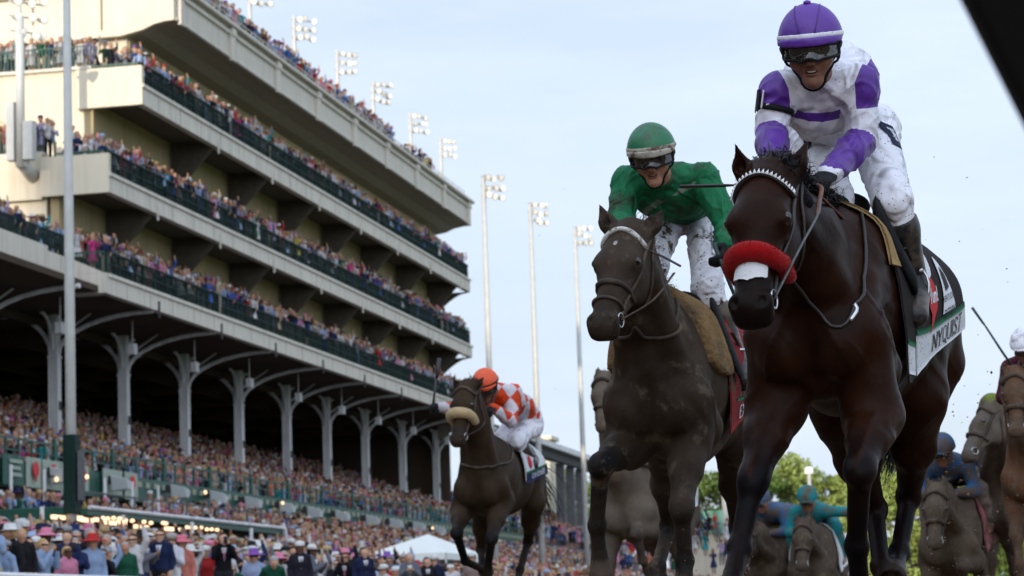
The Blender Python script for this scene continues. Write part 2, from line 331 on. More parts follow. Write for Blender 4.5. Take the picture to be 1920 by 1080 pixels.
# banners hung on the deck front
BL=['plain pale banner cut by the left edge of the photo on the deck front','green banner with pale lettering on the deck front','pale banner with red round print just right of the green banner','pale banner with red round print beside the first loudspeaker','tall plain pale banner behind the first loudspeaker','narrow pale banner with red print left of the utility pole','wide plain pale banner right of the utility pole box','pale banner with red print beside the second loudspeaker']
bi=0
for y0,y1,tall,kind in ((85.6,87.6,1.05,'w'),(87.9,90.0,1.15,'g'),(90.1,91.7,1.15,'r'),(91.9,93.5,1.15,'r'),(93.6,95.2,1.35,'w'),(95.3,96.6,1.1,'r'),(98.4,100.6,1.1,'w'),(100.8,102.6,1.15,'r')):
    o=thing('banner',BL[bi],'banner',(-36.86,(y0+y1)/2,6))
    b=MB(); n=7; ys=np.linspace(y0,y1,n)
    V=[(-36.8+.05*math.sin(6*y),y,7.1-s*tall) for s in (0,.33,.66,1) for y in ys]; V=V+[(x-.03,y,z) for x,y,z in V]
    F=[(i*n+j,i*n+j+1,(i+1)*n+j+1,(i+1)*n+j) for i in range(3) for j in range(n-1)]; F=F+[tuple(4*n+q for q in f[::-1]) for f in F]
    b.add(V,F); b.build('cloth',M_green if kind=='g' else M_bann,o)
    ym=(y0+y1)/2
    if kind=='r':
        b=MB(); b.lathe([(.02,0),(.3,0),(.3,.02)],(-36.72,ym,6.65),14,(1,0,0)); b.prism([(ym-.1,6.36),(ym+.1,6.36),(ym,6.15)],0,-36.73,-36.7); b.build('emblem',M_red,o)
    if kind=='g':
        b=MB(); 
        for q,(ww,z) in enumerate(((1.2,6.85),(.9,6.6),(1.1,6.35))): b.box(-36.73,-36.71,ym-ww/2,ym+ww/2,z-.07,z+.07)
        b.build('lettering',M_bann,o)
    bi+=1
# awning with lamps
AW=thing('awning','long green awning with warm lamps underneath, above the apron crowd','awning',(-28,85,2.2))
b=MB(); b.box(-29.95,-30.4,78.6,101.1,4.16,4.42); b.box(-30.4,-37,78.6,78.8,3.98,4.5); b.build('canopy',M_green,AW,bevel=.03)
b=MB(); b.tube([(-29.9,78.6,4.44),(-29.9,101.1,4.44)],.07,6); b.tube([(-29.9,101.1,4.44),(-29.9,101.6,3.6)],.12,6); b.build('gutter',M_col,AW)
for yy in (71,78,85,92,100): b=MB(); b.tube([(-28.5,yy,1.9),(-28.5,yy,4.1)],.07,6); b.build('post',M_col,AW)
for i,(u,v,wd) in enumerate([(95,969,14),(130,970,13),(145,974,16),(175,974,10),(190,979,16),(218,979,9),(250,987,15),(308,991,17)]):
    p=atX(u,v,-28.2); p2=atX(u+wd*1.6,v+1,-28.2); b=MB(); b.box(p[0],p[0]+.1,p[1],p2[1],p[2]-.06,p[2]+.06); b.build('strip_light',M_warm,AW)
for i,(u,v) in enumerate([(193,972),(202,973),(213,972),(224,973),(235,976),(248,977),(270,979),(283,981),(306,981),(311,982),(351,989),(359,990),(366,990),(377,990),(388,993),(397,993),(407,994)]):
    p=atX(u,v,-28.6); b=MB(); b.lathe([(.03,-.05),(.08,-.02),(.08,.04),(.02,.07)],p,8); b.build('bulb',M_warm,AW)
# loudspeakers on the deck front (white trapezoid horns)
SPK='over the banner beside the glowing lamp,just right of the utility pole,above the left half of the awning,above the middle of the awning,above the right half of the awning,above the right end of the awning,first one past the awning,second one past the awning,third one past the awning,above the left slope of the tent,above the tent peak,last one before the orange rider\'s horse'.split(',')
for i,(u,v) in enumerate([(107,890),(220,905),(331,921),(404,932),(469,942),(533,951),(585,960),(637,967),(694,975),(738,981),(781,987),(820,994)]):
    p=atX(u,v,-36.4)
    o=thing('loudspeaker','pale angular loudspeaker on the deck edge, '+SPK[i],'loudspeaker',p,'loudspeakers along the deck edge')
    b=MB(); s=.33; V=[(-s*.5,-s*1.2,.3),(-s*.5,s*1.2,.3),(-s*.5,s*.7,-.35),(-s*.5,-s*.7,-.35),(.5,-s*.6,.15),(.5,s*1.5,.0),(.5,s*.9,-.3),(.5,-s*.3,-.3)]
    b.add([p+np.array(q) for q in V],[(0,3,2,1),(4,5,6,7),(0,1,5,4),(1,2,6,5),(2,3,7,6),(3,0,4,7)]); b.build('horn',mat('speaker_white',(.42,.45,.45),.5,.05) if i==0 else bpy.data.materials['speaker_white'],o,bevel=.03)
    b=MB(); b.box(p[0]-.55,p[0]-.17,p[1]-.06,p[1]+.06,p[2]-.05,p[2]+.3); b.build('mount',M_dark,o)
for u,v in ((106,899),(163,894),(385,923),(530,943),(648,963),(811,990)):
    p=atX(u,v,-36.3); o=thing('wall_lamp','small glowing amber lamp on the deck edge at %s'%({106:'the left by the first loudspeaker',163:'the utility pole',385:'the second run of cream panels',530:'the loudspeaker above the awning end',648:'the middle of the arcade',811:'the far end of the arcade'}[u]),'lamp',p,'lamps on the deck edge')
    b=MB(); b.lathe([(.03,-.09),(.075,-.04),(.075,.04),(.03,.09)],p,10); b.build('bulb',M_warm,o); b=MB(); b.box(p[0]-.3,p[0]-.1,p[1]-.05,p[1]+.05,p[2]+.1,p[2]+.16); b.build('arm',M_dark,o)
# ------------------------------------------------ flood lights
def nrm0(v): return v/np.linalg.norm(v)
def lampbank(parent,base,top,rows,cols,sp,flip=1,size=.42):
    """rows of round flood lamps on cross arms, facing the track"""
    b=MB(); d=np.array([.75,-.62,-.22]); d/=np.linalg.norm(d); sx=np.array([.62,.75,0]); sx/=np.linalg.norm(sx)
    for r in range(rows):
        c=top-np.array([0,0,1])*r*sp*1.15
        b.tube([c-sx*.2,c+sx*(cols-.3)*sp],.05,5)
    b.build('cross_arm',M_pole,parent)
    for r in range(rows):
        for q in range(cols):
            c=top-np.array([0,0,1])*(r*sp*1.15)+sx*(q*sp+.15)+d*.35
            rj=np.random.default_rng(int(abs(c[0]*77+c[1]*131+c[2]*57))%9999); c=c+rj.normal(size=3)*sp*.09; d=nrm0(np.array([.75,-.62,-.22])+rj.normal(size=3)*.16)
            b=MB(); b.lathe([(.1,-.35),(size*.6,-.2),(size*.95,0),(size,.05),(size*.9,.05)],c,12,d); h=b.build('lamp_housing',M_house,parent,smooth=True)
            b=MB(); b.lathe([(.02,.08),(size*.86,.06),(size*.86,.055)],c,12,d); b.build('lens',M_lamp,h)
def roofmast(u,v,i,word):
    p=atX(u,v,-39.0); o=thing('floodlight','stadium floodlight on the roof edge, %s'%word,'floodlight',p-np.array([0,0,5.2]),'floodlights on the roof edge')
    b=MB(); top=np.array([p[0],p[1],p[2]+3.0]); b.tube([(p[0],p[1],30.9),top],[.13,.11],8); b.build('pole',M_pole,o,smooth=True)
    lampbank(o,p,top-np.array([0,0,.2]),3,3,.46,size=.2)
for i,(u,v,wd) in enumerate([(469,60,'nearest one at the top of the photo'),(553,125,'second from the top'),(634,184,'third from the top'),(701,238,'fourth from the top, above the roof crowd gap'),(771,292,'fifth from the top'),(828,335,'last one before the far roof corner')]): roofmast(u,v,i,wd)
def tallpole(u,vtop,vb,X,word,rows=3,cols=3,r0=.19,sp=.5):
    p=atX(u,vtop,X); q=atX(u,vb,X)
    o=thing('light_pole',word,'light pole',(p[0],p[1],0),'tall light poles beyond the stand')
    b=MB(); b.tube([(p[0],p[1],0),(p[0],p[1],p[2]*.5),(p[0],p[1],p[2])],[r0*1.15,r0*.95,r0*.7],10); b.build('pole',M_pole,o,smooth=True)
    lampbank(o,p,np.array([p[0],p[1],p[2]+.1]),rows,cols,sp,size=.22); return o
tallpole(906,334,0,-30,'tall light pole nearest the end of the stand roof')
tallpole(994,384,0,-30,'middle one of the three tall light poles against the sky')
tallpole(1078,428,0,-30,'tall light pole farthest right, above the shed roof')
p=atX(130,505,-28)
UP=thing('utility_pole','tall steel pole before the stand with a dark box near its foot','pole',(p[0],p[1],1.5))
b=MB(); b.tube([(p[0],p[1],1.2),(p[0],p[1],12),(p[0],p[1],28)],[.17,.15,.085],14); b.build('shaft',M_pole,UP,smooth=True)
b=MB(); b.box(p[0]-.16,p[0]+.24,p[1]-.3,p[1]+.15,3.9,6.3); b.build('equipment_box',M_mesh,UP,bevel=.03)
b=MB(); b.box(p[0]+.3,p[0]+.4,p[1]-.25,p[1]+.1,4.3,5.8); b.build('side_panel',M_shade,UP)
# mast with flood lamps in front of the sunlit end wall
p=np.array([-41.6,101.5,20.2]); FM=thing('floodlight','bank of big round flood lamps on a pale mast before the sunlit end wall','floodlight',p)
b=MB(); b.tube([(p[0],p[1],20.6),(p[0],p[1],27.3)],.2,10); b.tube([(p[0],p[1],20.9),(p[0],p[1]+1.5,20.4)],.3,8); b.build('mast',M_pole,FM,smooth=True)
b=MB(); b.box(p[0]-.55,p[0]-.2,p[1]-.3,p[1]+.2,20.9,23.5); b.box(p[0]+.22,p[0]+.66,p[1]-.3,p[1]+.2,20.9,22.6); b.build('cabinet',M_pole,FM)
lampbank(FM,p,np.array([p[0]-.3,p[1],29.4]),5,3,.58,size=.22)
b=MB(); b.tube([(p[0],p[1],27.2),(p[0],p[1],29.6)],.1,8); b.build('mast_top',M_pole,FM)
# ------------------------------------------------ far shed, tent, rails, wall, hut, trees
SH=thing('open_shed','low open shed with pale roof and thick columns past the far end of the stand','shed',(-40,222,0))
b=MB(); b.prism([(-37.5,14.7),(-37.5,15.15),(-46,16.8),(-46,16.4)],1,196,250); b.build('roof',M_col,SH)
b=MB(); b.box(-38.1,-38.6,196,250,13.9,14.7); b.build('beam',M_dark,SH)
for yy in (216,221,226,234,243):
    b=MB(); b.box(-38.4,-39.1,yy,yy+.7,0,14.0); b.build('column',M_shade,SH)  # columns coloured dark for the shade of the main stand
b=MB(); b.prism([(-37,0),(-37,6.3),(-46,9.5),(-46,0)],1,192,250); b.build('terrace',M_shade,SH)
b=MB(); b.box(-48,-50,262,266,0,19.5); b.box(-47.7,-50.3,261.7,266.3,19.5,19.9); tag(b.build('small_tower',M_cream),'small pale tower top behind the shed roof','tower')
TN=thing('canopy_tent','small white peaked tent in the apron crowd','tent',(-20,85,.95))
def tent():
    b=MB(); ap=np.array([-20,85.2,3.35]); V=[(-21.3,81.4,2.6),(-18.7,82.2,2.6),(-18.7,89.2,2.6),(-21.3,88.8,2.6)]; lo=[(x,y,z-.22) for x,y,z in V]
    b.add([ap]+V+lo,[(0,1,2),(0,2,3),(0,3,4),(0,4,1),(1,5,6,2),(2,6,7,3),(3,7,8,4),(4,8,5,1)]); b.build('roof',mat('tent_vinyl',(.72,.74,.7),.5,.04),TN)
    for x,y,z in V: b=MB(); b.tube([(x,y,.9),(x,y,2.6)],.04,6); b.build('leg',M_pole,TN)
tent()
RL=thing('outer_rail','white outer rail along the track in front of the spectators','rail',(-16.7,60,0))
b=MB(); b.tube([(-16.7,15,1.24),(-16.7,250,1.24)],.06,8); b.build('top_rail',mat('rail_white',(.7,.7,.7),.35,.05),RL,smooth=True)
for yy in np.arange(20,250,9.0):
    b=MB(); b.tube([(-16.7,yy,.28),(-16.7,yy,1.2)],.04,6); b.build('post',bpy.data.materials['rail_white'],RL)
b=MB(); b.box(-28,-12.5,206,206.5,0,6.6); tag(b.build('boundary_wall',mat('grey_wall',(.42,.41,.44),.9,.1,.3)),'long grey wall beyond the far turn behind the trailing horses','wall')
HT=thing('green_roofed_hut','low building with a teal green roof behind the far rail','building',(-24,200,0))
b=MB(); b.box(-26,-20.8,198,204,0,6.7); b.build('wall',M_cream,HT); b=MB(); b.prism([(-26.5,6.7),(-20.3,6.7),(-20.6,8.5),(-26.2,8.5)],1,197.5,204.5); b.build('roof',mat('teal_roof',(.02,.2,.15),.5,.1),HT)
for k,(u,vt) in enumerate(((1358,925),(1517,890))):
    p=at(u,vt,190); o=thing('lamp_post','thin white lamp post against the far trees, %s'%('left by the green roof' if k==0 else 'right by the teal rider'),'lamp post',(p[0],p[1],0))
    b=MB(); b.tube([(p[0],p[1],0),(p[0],p[1],p[2])],.14 if k else .22,8); b.build('post',M_pole,o); b=MB(); b.lathe([(.1,0),(.35,.1),(.3,.5),(.1,.6)],p,8); b.build('lamp',M_lamp,o)
# dark arm of the rail above the photographer, top right, out of focus
b=MB()
p1=at(1815,0,2.6); p2=at(1920,208,2.6); d=p2-p1; d/=np.linalg.norm(d); nrm=np.array([d[2],0,-d[0]]); nrm/=np.linalg.norm(nrm)
if nrm[0]<0: nrm=-nrm
a0=p1-d*.35; a1=p2+d*.55; th=np.array([0,.1,0])
V=[a0,a1,a1+nrm*.16,a0+nrm*.16]; V=V+[v+th for v in V]
b.add(V,[(0,1,2,3),(7,6,5,4),(0,4,5,1),(1,5,6,2),(2,6,7,3),(3,7,4,0)])
e=a1+nrm*.08+th*.5; b.tube([e-d*.05,np.array([e[0]+.05,e[1]+.03,e[2]*.5]),np.array([e[0]+.06,e[1]+.05,-.02])],.06,8)
tag(b.build('rail_support',mat('black_rail_arm',(.004,.0035,.003),.9,.1,spec=.1),bevel=.01),'black slanting rail support close to the lens in the top right corner','rail')
M_leaf=mat('tree_leaves',(.22,.275,.07),.7,.35,.35,attr=None); M_leaf2=mat('tree_leaves_dark',(.12,.185,.04),.7,.35,.35); M_bark=mat('bark',(.09,.07,.05),.9,.3)
def tree(x,y,h,w,lab,m,n=7800,seed=0):
    rg=np.random.default_rng(seed); o=thing('tree',lab,'tree',(x,y,0),'trees beyond the far turn')
    b=MB(); b.tube([(x,y,0),(x+.2,y,h*.4),(x,y,h*.8)],[.4,.3,.1],8)
    cl=[]
    for k in range(26):
        a=rg.uniform(0,2*math.pi); rr=rg.uniform(.1,1)**.6; zz=rg.uniform(.08,1); prof=math.sin(min(1,(1.08-zz)*1.5)*math.pi/2)
        c=np.array([x+math.cos(a)*rr*w*prof,y+math.sin(a)*rr*w*prof,h*zz]); cl.append((c,rg.uniform(.12,.26)*w+.4))
        if k<9: b.tube([(x,y,h*.3+.3*k*.1*h),c],[.14,.03],5)
    b.build('trunk',M_bark,o)
    P=[];s=[]
    for c,r in cl:
        q=rg.normal(size=(n//26,3)); q/=np.linalg.norm(q,axis=1)[:,None]; P.append(c+q*(r*rg.uniform(.55,1.1,(len(q),1)))*np.array([1,1,.75]))
    P=np.concatenate(P); m_=len(P); sz=rg.uniform(.14,.34,(m_,1)); A=rg.normal(size=(m_,3)); A/=np.linalg.norm(A,axis=1)[:,None]; B=np.cross(A,rg.normal(size=(m_,3))); B/=np.linalg.norm(B,axis=1)[:,None]
    V=np.stack([P-A*sz,P-B*sz*.6,P+A*sz,P+B*sz*.6],1).reshape(-1,3)-np.array([x,y,0])
    link(bpy.data.objects.new('crown',mesh_np('crown',V,np.arange(len(V)).reshape(-1,4),[m])),o)
for i,(u,vt,Y,wd,m,lab) in enumerate([(1335,905,262,4,M_leaf,'thin pale tree crown above the green roof'),(1420,880,255,4.5,M_leaf2,'round dense tree left of the teal rider'),(1475,868,258,5.5,M_leaf,'broad green tree behind the teal rider'),(1545,872,262,5.5,M_leaf,'tall tree between the bay leader\'s legs'),(1640,866,252,5,M_leaf,'yellow green tree behind the bay leader\'s hind legs'),(1700,880,246,4.6,M_leaf,'low bright tree right of the black tail'),(1790,890,250,5.2,M_leaf2,'tree hidden partly by the blue rider'),(1850,878,255,5,M_leaf,'bright tree below the grey muddy horse head'),(1905,900,259,5,M_leaf2,'dark tree at the right edge'),(1050,905,275,6,M_leaf,'yellow green tree seen under the shed roof'),(1100,925,280,5,M_leaf,'small tree beside the shed columns'),(960,930,285,5,M_leaf2,'tree behind the far end of the stand'),(1010,935,285,5,M_leaf,'tree glimpsed between stand and orange rider')]):
    p=at(u,vt,Y); tree(p[0],p[1],p[2],wd+1.2,lab,m,n=9400,seed=i)
# ------------------------------------------------ organic surfaces: smooth union of tapered limbs, meshed with surface nets
def A(*p): return np.array(p,float)
def nrm(v): v=np.asarray(v,float); return v/(np.linalg.norm(v)+1e-12)
class SDF:
    def __init__(s): s.p=[]
    def cap(s,a,b,ra,rb,k=.03,ax=(),g=0,op=1):
        """tapered capsule a->b; ax: [(axis,factor)] squashes the section along an axis"""
        s.p.append((A(*a),A(*b),ra,rb,k,[(nrm(n),f) for n,f in ax],g,op)); return s
    def ball(s,c,r,k=.03,ax=(),g=0,op=1): return s.cap(c,c,r,r,k,ax,g,op)
    @staticmethod
    def _d(q,P):
        a,b,ra,rb,k,ax,g,op=P; v=q-a; ba=b-a; mf=1.0
        for n,f in ax:
            v=v+(v@n)[...,None]*n*(1/f-1); ba=ba+(ba@n)*n*(1/f-1); mf=min(mf,f)
        L2=ba@ba
        if L2<1e-10: return (np.sqrt((v*v).sum(-1))-ra)*mf
        t=np.clip((v@ba)/L2,0,1); w=v-t[...,None]*ba
        return (np.sqrt((w*w).sum(-1))-(ra+(rb-ra)*t))*mf
    @staticmethod
    def _mix(f,d,k,op):
        if op<0: d=-d; h=np.maximum(k-np.abs(f-d),0)/k; return np.maximum(f,d)+h*h*k*.25
        h=np.maximum(k-np.abs(f-d),0)/k; return np.minimum(f,d)-h*h*k*.25
    def ev(s,q,groups=None):
        q=np.asarray(q,float); f=np.full(q.shape[:-1],1.0)
        for P in s.p:
            if groups is not None and P[6] not in groups: continue
            f=s._mix(f,s._d(q,P),P[4],P[7])
        return f
    def grad(s,q,groups=None,e=.004):
        g=np.stack([s.ev(q+e*d,groups)-s.ev(q-e*d,groups) for d in np.eye(3)],-1); return g/(np.linalg.norm(g,axis=-1,keepdims=True)+1e-9)
    def snap(s,q,off=.004,n=6,groups=None):
        q=np.array(q,float)
        for _ in range(n): q=q-((s.ev(q,groups)-off)[...,None])*s.grad(q,groups)*.9
        return q
    def ids(s,q):
        best=np.full(len(q),9.);bi=np.zeros(len(q),int);bt=np.zeros(len(q))
        for i,P in enumerate(s.p):
            if P[7]<0: continue
            d=s._d(q,P); m=d<best; best[m]=d[m]; bi[m]=i
            ba=P[1]-P[0]; L2=ba@ba
            if L2>1e-10: t=np.clip(((q-P[0])@ba)/L2,0,1); bt[m]=t[m]
            else: bt[m]=0
        return bi,bt
    def mesh(s,vox,groups=None,off=0.,clip=None):
        PR=[P for P in s.p if groups is None or P[6] in groups]
        lo=np.array([9e9]*3);hi=-lo
        def bb(P):
            rr=max(P[2],P[3])*max([1]+[f for n,f in P[5]])
            return np.minimum(P[0],P[1])-rr,np.maximum(P[0],P[1])+rr
        for P in PR:
            if P[7]<0: continue
            a,b=bb(P); lo=np.minimum(lo,a);hi=np.maximum(hi,b)
        lo=lo-3*vox-off; hi=hi+3*vox+off; n=np.ceil((hi-lo)/vox).astype(int)+1
        F=np.full(n,.5,np.float32); ax=[lo[i]+np.arange(n[i])*vox for i in range(3)]
        for P in PR:
            a,b=bb(P); pad=P[4]+3*vox+off
            i0=np.maximum(((a-pad-lo)/vox).astype(int),0); i1=np.minimum(((b+pad-lo)/vox).astype(int)+2,n)
            if (i1<=i0).any(): continue
            X=np.stack(np.meshgrid(*[ax[i][i0[i]:i1[i]] for i in range(3)],indexing='ij'),-1)
            sl=tuple(slice(i0[i],i1[i]) for i in range(3)); F[sl]=s._mix(F[sl],s._d(X,P),P[4],P[7])
        F-=off
        if clip is not None:
            X=np.stack(np.meshgrid(*ax,indexing='ij'),-1); F=np.maximum(F,clip(X))
        return nets(F,lo,vox)
def nets(F,lo,vox):
    ins=F<0; n=np.array(F.shape)
    c=ins[:-1,:-1,:-1].astype(np.int8)
    tot=sum(ins[i:n[0]-1+i,j:n[1]-1+j,k:n[2]-1+k].astype(np.int8) for i in (0,1) for j in (0,1) for k in (0,1))
    act=(tot>0)&(tot<8); idx=np.argwhere(act); vid=np.full(act.shape,-1,np.int64); vid[act]=np.arange(len(idx))
    acc=np.zeros((len(idx),3)); cnt=np.zeros(len(idx))
    I,J,K=idx.T
    for axx in range(3):
        for p in (0,1):
            for q in (0,1):
                o=[0,0,0]; oo=[a for a in range(3) if a!=axx]; o[oo[0]]=p; o[oo[1]]=q; e=list(o); e[axx]=1
                fa=F[I+o[0],J+o[1],K+o[2]]; fb=F[I+e[0],J+e[1],K+e[2]]; m=(fa<0)!=(fb<0); t=fa[m]/(fa[m]-fb[m])
                P=np.tile(np.array(o,float),(m.sum(),1)); P[:,axx]=t; acc[m]+=P; cnt[m]+=1
    V=lo+(idx+acc/cnt[:,None])*vox
    Q=[]
    for axx in range(3):
        oo=[a for a in range(3) if a!=axx]
        s0=[slice(None)]*3; s1=[slice(None)]*3; s0[axx]=slice(0,-1); s1[axx]=slice(1,None)
        a=ins[tuple(s0)]; b=ins[tuple(s1)]; ch=np.argwhere(a!=b)
        ch=ch[(ch[:,oo[0]]>0)&(ch[:,oo[1]]>0)&(ch[:,oo[0]]<n[oo[0]]-1)&(ch[:,oo[1]]<n[oo[1]]-1)]
        if not len(ch): continue
        fl=a[tuple(ch.T)]
        def v(d0,d1):
            c=ch.copy(); c[:,oo[0]]-=d0; c[:,oo[1]]-=d1; return vid[tuple(c.T)]
        q=np.stack([v(0,0),v(1,0),v(1,1),v(0,1)],-1)
        if axx==1: fl=~fl
        q[~fl]=q[~fl][:,::-1]; Q.append(q)
    return V,np.concatenate(Q)[:,::-1] if Q else np.zeros((0,4),int)
def smooth_mesh(V,Q,it=2,lam=.5):
    e=np.concatenate([Q[:,[i,(i+1)%4]] for i in range(4)])
    for _ in range(it):
        s=np.zeros_like(V); c=np.zeros(len(V))
        for k in range(3): s[:,k]=np.bincount(e[:,0],V[e[:,1],k],len(V))+np.bincount(e[:,1],V[e[:,0],k],len(V))
        c=np.bincount(e[:,0],minlength=len(V))+np.bincount(e[:,1],minlength=len(V)); V=V+lam*(s/np.maximum(c,1)[:,None]-V)
    return V
def orient(V,Q):      # make faces point outwards (signed volume)
    a,b,c=V[Q[:,0]],V[Q[:,1]],V[Q[:,2]]; vol=(a*np.cross(b,c)).sum()
    return Q if vol>0 else Q[:,::-1]
def sdf_obj(name,sd,vox,m,parent=None,groups=None,off=0.,clip=None,sm=2,colf=None,maskf=None,fold=0.):
    V,Q=sd.mesh(vox,groups,off,clip)
    if sm: V=smooth_mesh(V,Q,sm)
    V0=V
    if fold:
        x,y,z=V.T; g=sd.grad(V,groups,.01)
        d0=np.sin(46*(x*.55+z*.8)+2.6*np.sin(13*y+9*z)+1.5*np.sin(21*x-5*z))*(.55+.45*np.sin(19*(z-x)+2*np.sin(15*x+7*y)))+.45*np.sin(88*(x*.8-z*.5)+3*np.sin(17*z+11*y))
        r1=1-abs(np.sin(21*(x*.5+z*.85)+2.4*np.sin(10*y+8*z)+1.3*np.sin(17*x))); r2=1-abs(np.sin(30*(z*.55-x*.8)+2.2*np.sin(12*x+9*y)+1.1*np.sin(23*z))); d=1.7*r1**4*(.4+.6*np.sin(9*x+5*y+3*z)**2)+1.3*r2**4+.25*d0
        V=V+g*(fold*(d+.5))[:,None]
    Q=orient(V-V.mean(0),Q)
    base=wloc(parent) if parent is not None else 0
    me=mesh_np(name,V-base,Q,m if isinstance(m,(list,tuple)) else [m],True)
    if colf is not None: vcol(me,'Col',colf(V0))
    if maskf is not None: vflt(me,'Mask',maskf(V0))
    return link(bpy.data.objects.new(name,me),parent)
# ------------------------------------------------ shared pieces laid on a surface
def patch(name,P,m,parent,th=.006,sm=True,ctr=None):
    """P (nu,nv,3) outer surface grid -> closed thin sheet"""
    nu,nv=P.shape[:2]; dn=np.gradient(P,axis=0); dm=np.gradient(P,axis=1); n=np.cross(dn,dm); n/=np.linalg.norm(n,axis=-1,keepdims=True)+1e-9
    if ctr is not None and (n*(P-np.asarray(ctr))).sum()<0: P=P[::-1]; n=-n[::-1]
    V=np.concatenate([P.reshape(-1,3),(P-n*th).reshape(-1,3)]); F=grid_faces(nu,nv); k=nu*nv
    bd=[i*nv for i in range(nu)]+[(nu-1)*nv+j for j in range(1,nv)]+[i*nv+nv-1 for i in range(nu-2,-1,-1)]+[j for j in range(nv-2,0,-1)]
    bd=np.array(bd); b2=np.roll(bd,-1); Q=np.concatenate([F,F[:,::-1]+k,np.stack([bd,bd+k,b2+k,b2],-1)])
    base=wloc(parent) if parent is not None else 0
    return link(bpy.data.objects.new(name,mesh_np(name,V-base,Q,[m],sm)),parent)
def resample(P,n):
    P=np.asarray(P,float); d=np.concatenate([[0],np.cumsum(np.linalg.norm(np.diff(P,axis=0),axis=1))]); t=np.linspace(0,d[-1],n)
    return np.stack([np.interp(t,d,P[:,i]) for i in range(3)],-1)
def curve(P,n):      # Catmull-Rom
    P=[np.asarray(p,float) for p in P]; P=[2*P[0]-P[1]]+P+[2*P[-1]-P[-2]]; out=[]
    for i in range(1,len(P)-2):
        for t in np.linspace(0,1,8,endpoint=False):
            out.append(.5*((2*P[i])+(-P[i-1]+P[i+1])*t+(2*P[i-1]-5*P[i]+4*P[i+1]-P[i+2])*t*t+(-P[i-1]+3*P[i]-3*P[i+1]+P[i+2])*t**3))
    out.append(P[-2]); return resample(out,n)
def strap(name,P,rad,m,parent,sd=None,off=.004,n=24,flat=.4,smooth=True,snapg=None):
    Q=curve(P,n)
    if sd is not None: Q=sd.snap(Q,off,6,snapg)
    b=MB(); b.tube(list(Q),rad,6); return b.build(name,m,parent,smooth=smooth)
def hair(name,roots,dirs,length,m,parent,grav=.5,wid=.004,curl=.02,seg=6,seed=1):
    rg=np.random.default_rng(seed); n=len(roots); roots=np.asarray(roots,float); d=np.asarray(dirs,float); d=d+rg.normal(size=(n,3))*.22; d/=np.linalg.norm(d,axis=1)[:,None]
    L=length*rg.uniform(.55,1.1,(n,1)); p=roots.copy(); P=[p.copy()]
    wv=rg.normal(size=(n,3)); ph=rg.uniform(0,6,(n,1))
    for s in range(1,seg):
        t=s/(seg-1); dd=d+np.array([0,0,-grav])*t; dd/=np.linalg.norm(dd,axis=1)[:,None]; p=p+dd*L/(seg-1)+wv*curl*.3*np.sin(ph+t*5); P.append(p.copy())
    P=np.stack(P,1); side=np.cross(d,rg.normal(size=(n,3))); side/=np.linalg.norm(side,axis=1)[:,None]
    tw=np.linspace(1,.15,seg)[None,:,None]*wid*rg.uniform(.6,1.4,(n,1,1))
    V=np.stack([P-side[:,None]*tw,P+side[:,None]*tw],2).reshape(-1,3)
    i=np.arange(n)[:,None]*seg*2+np.arange(seg-1)[None]*2; F=np.stack([i,i+1,i+3,i+2],-1).reshape(-1,4)
    return link(bpy.data.objects.new(name,mesh_np(name,V-wloc(parent),F,[m],True)),parent)
def text_mesh(txt,size,mapf,m,parent,name='lettering',shear=0,bold=0.0,ext=0,sx=1,sub=0):
    c=bpy.data.curves.new('t','FONT'); c.body=txt; c.size=size; c.shear=shear; c.offset=bold; c.resolution_u=3; c.align_x='CENTER'; c.align_y='CENTER'
    o=bpy.data.objects.new('t',c); COL.objects.link(o); bpy.context.view_layer.update()
    me=bpy.data.meshes.new_from_object(o.evaluated_get(bpy.context.evaluated_depsgraph_get())); COL.objects.unlink(o); bpy.data.objects.remove(o); bpy.data.curves.remove(c)
    V=np.array([v.co[:] for v in me.vertices]).reshape(-1,3)
    if sub:
        import bmesh
        bm=bmesh.new(); bm.from_mesh(me); bmesh.ops.triangulate(bm,faces=bm.faces[:])
        for _ in range(sub): bmesh.ops.subdivide_edges(bm,edges=[e for e in bm.edges if e.calc_length()>size*.12],cuts=1)
        bmesh.ops.triangulate(bm,faces=bm.faces[:]); bm.to_mesh(me); bm.free(); V=np.array([v.co[:] for v in me.vertices]).reshape(-1,3)
    W=mapf(V[:,0]*sx,V[:,1])-(wloc(parent) if parent is not None else 0)
    me.vertices.foreach_set('co',W.astype(np.float32).reshape(-1)); me.materials.clear(); me.materials.append(m); me.update(); me.name=name
    return link(bpy.data.objects.new(name,me),parent)
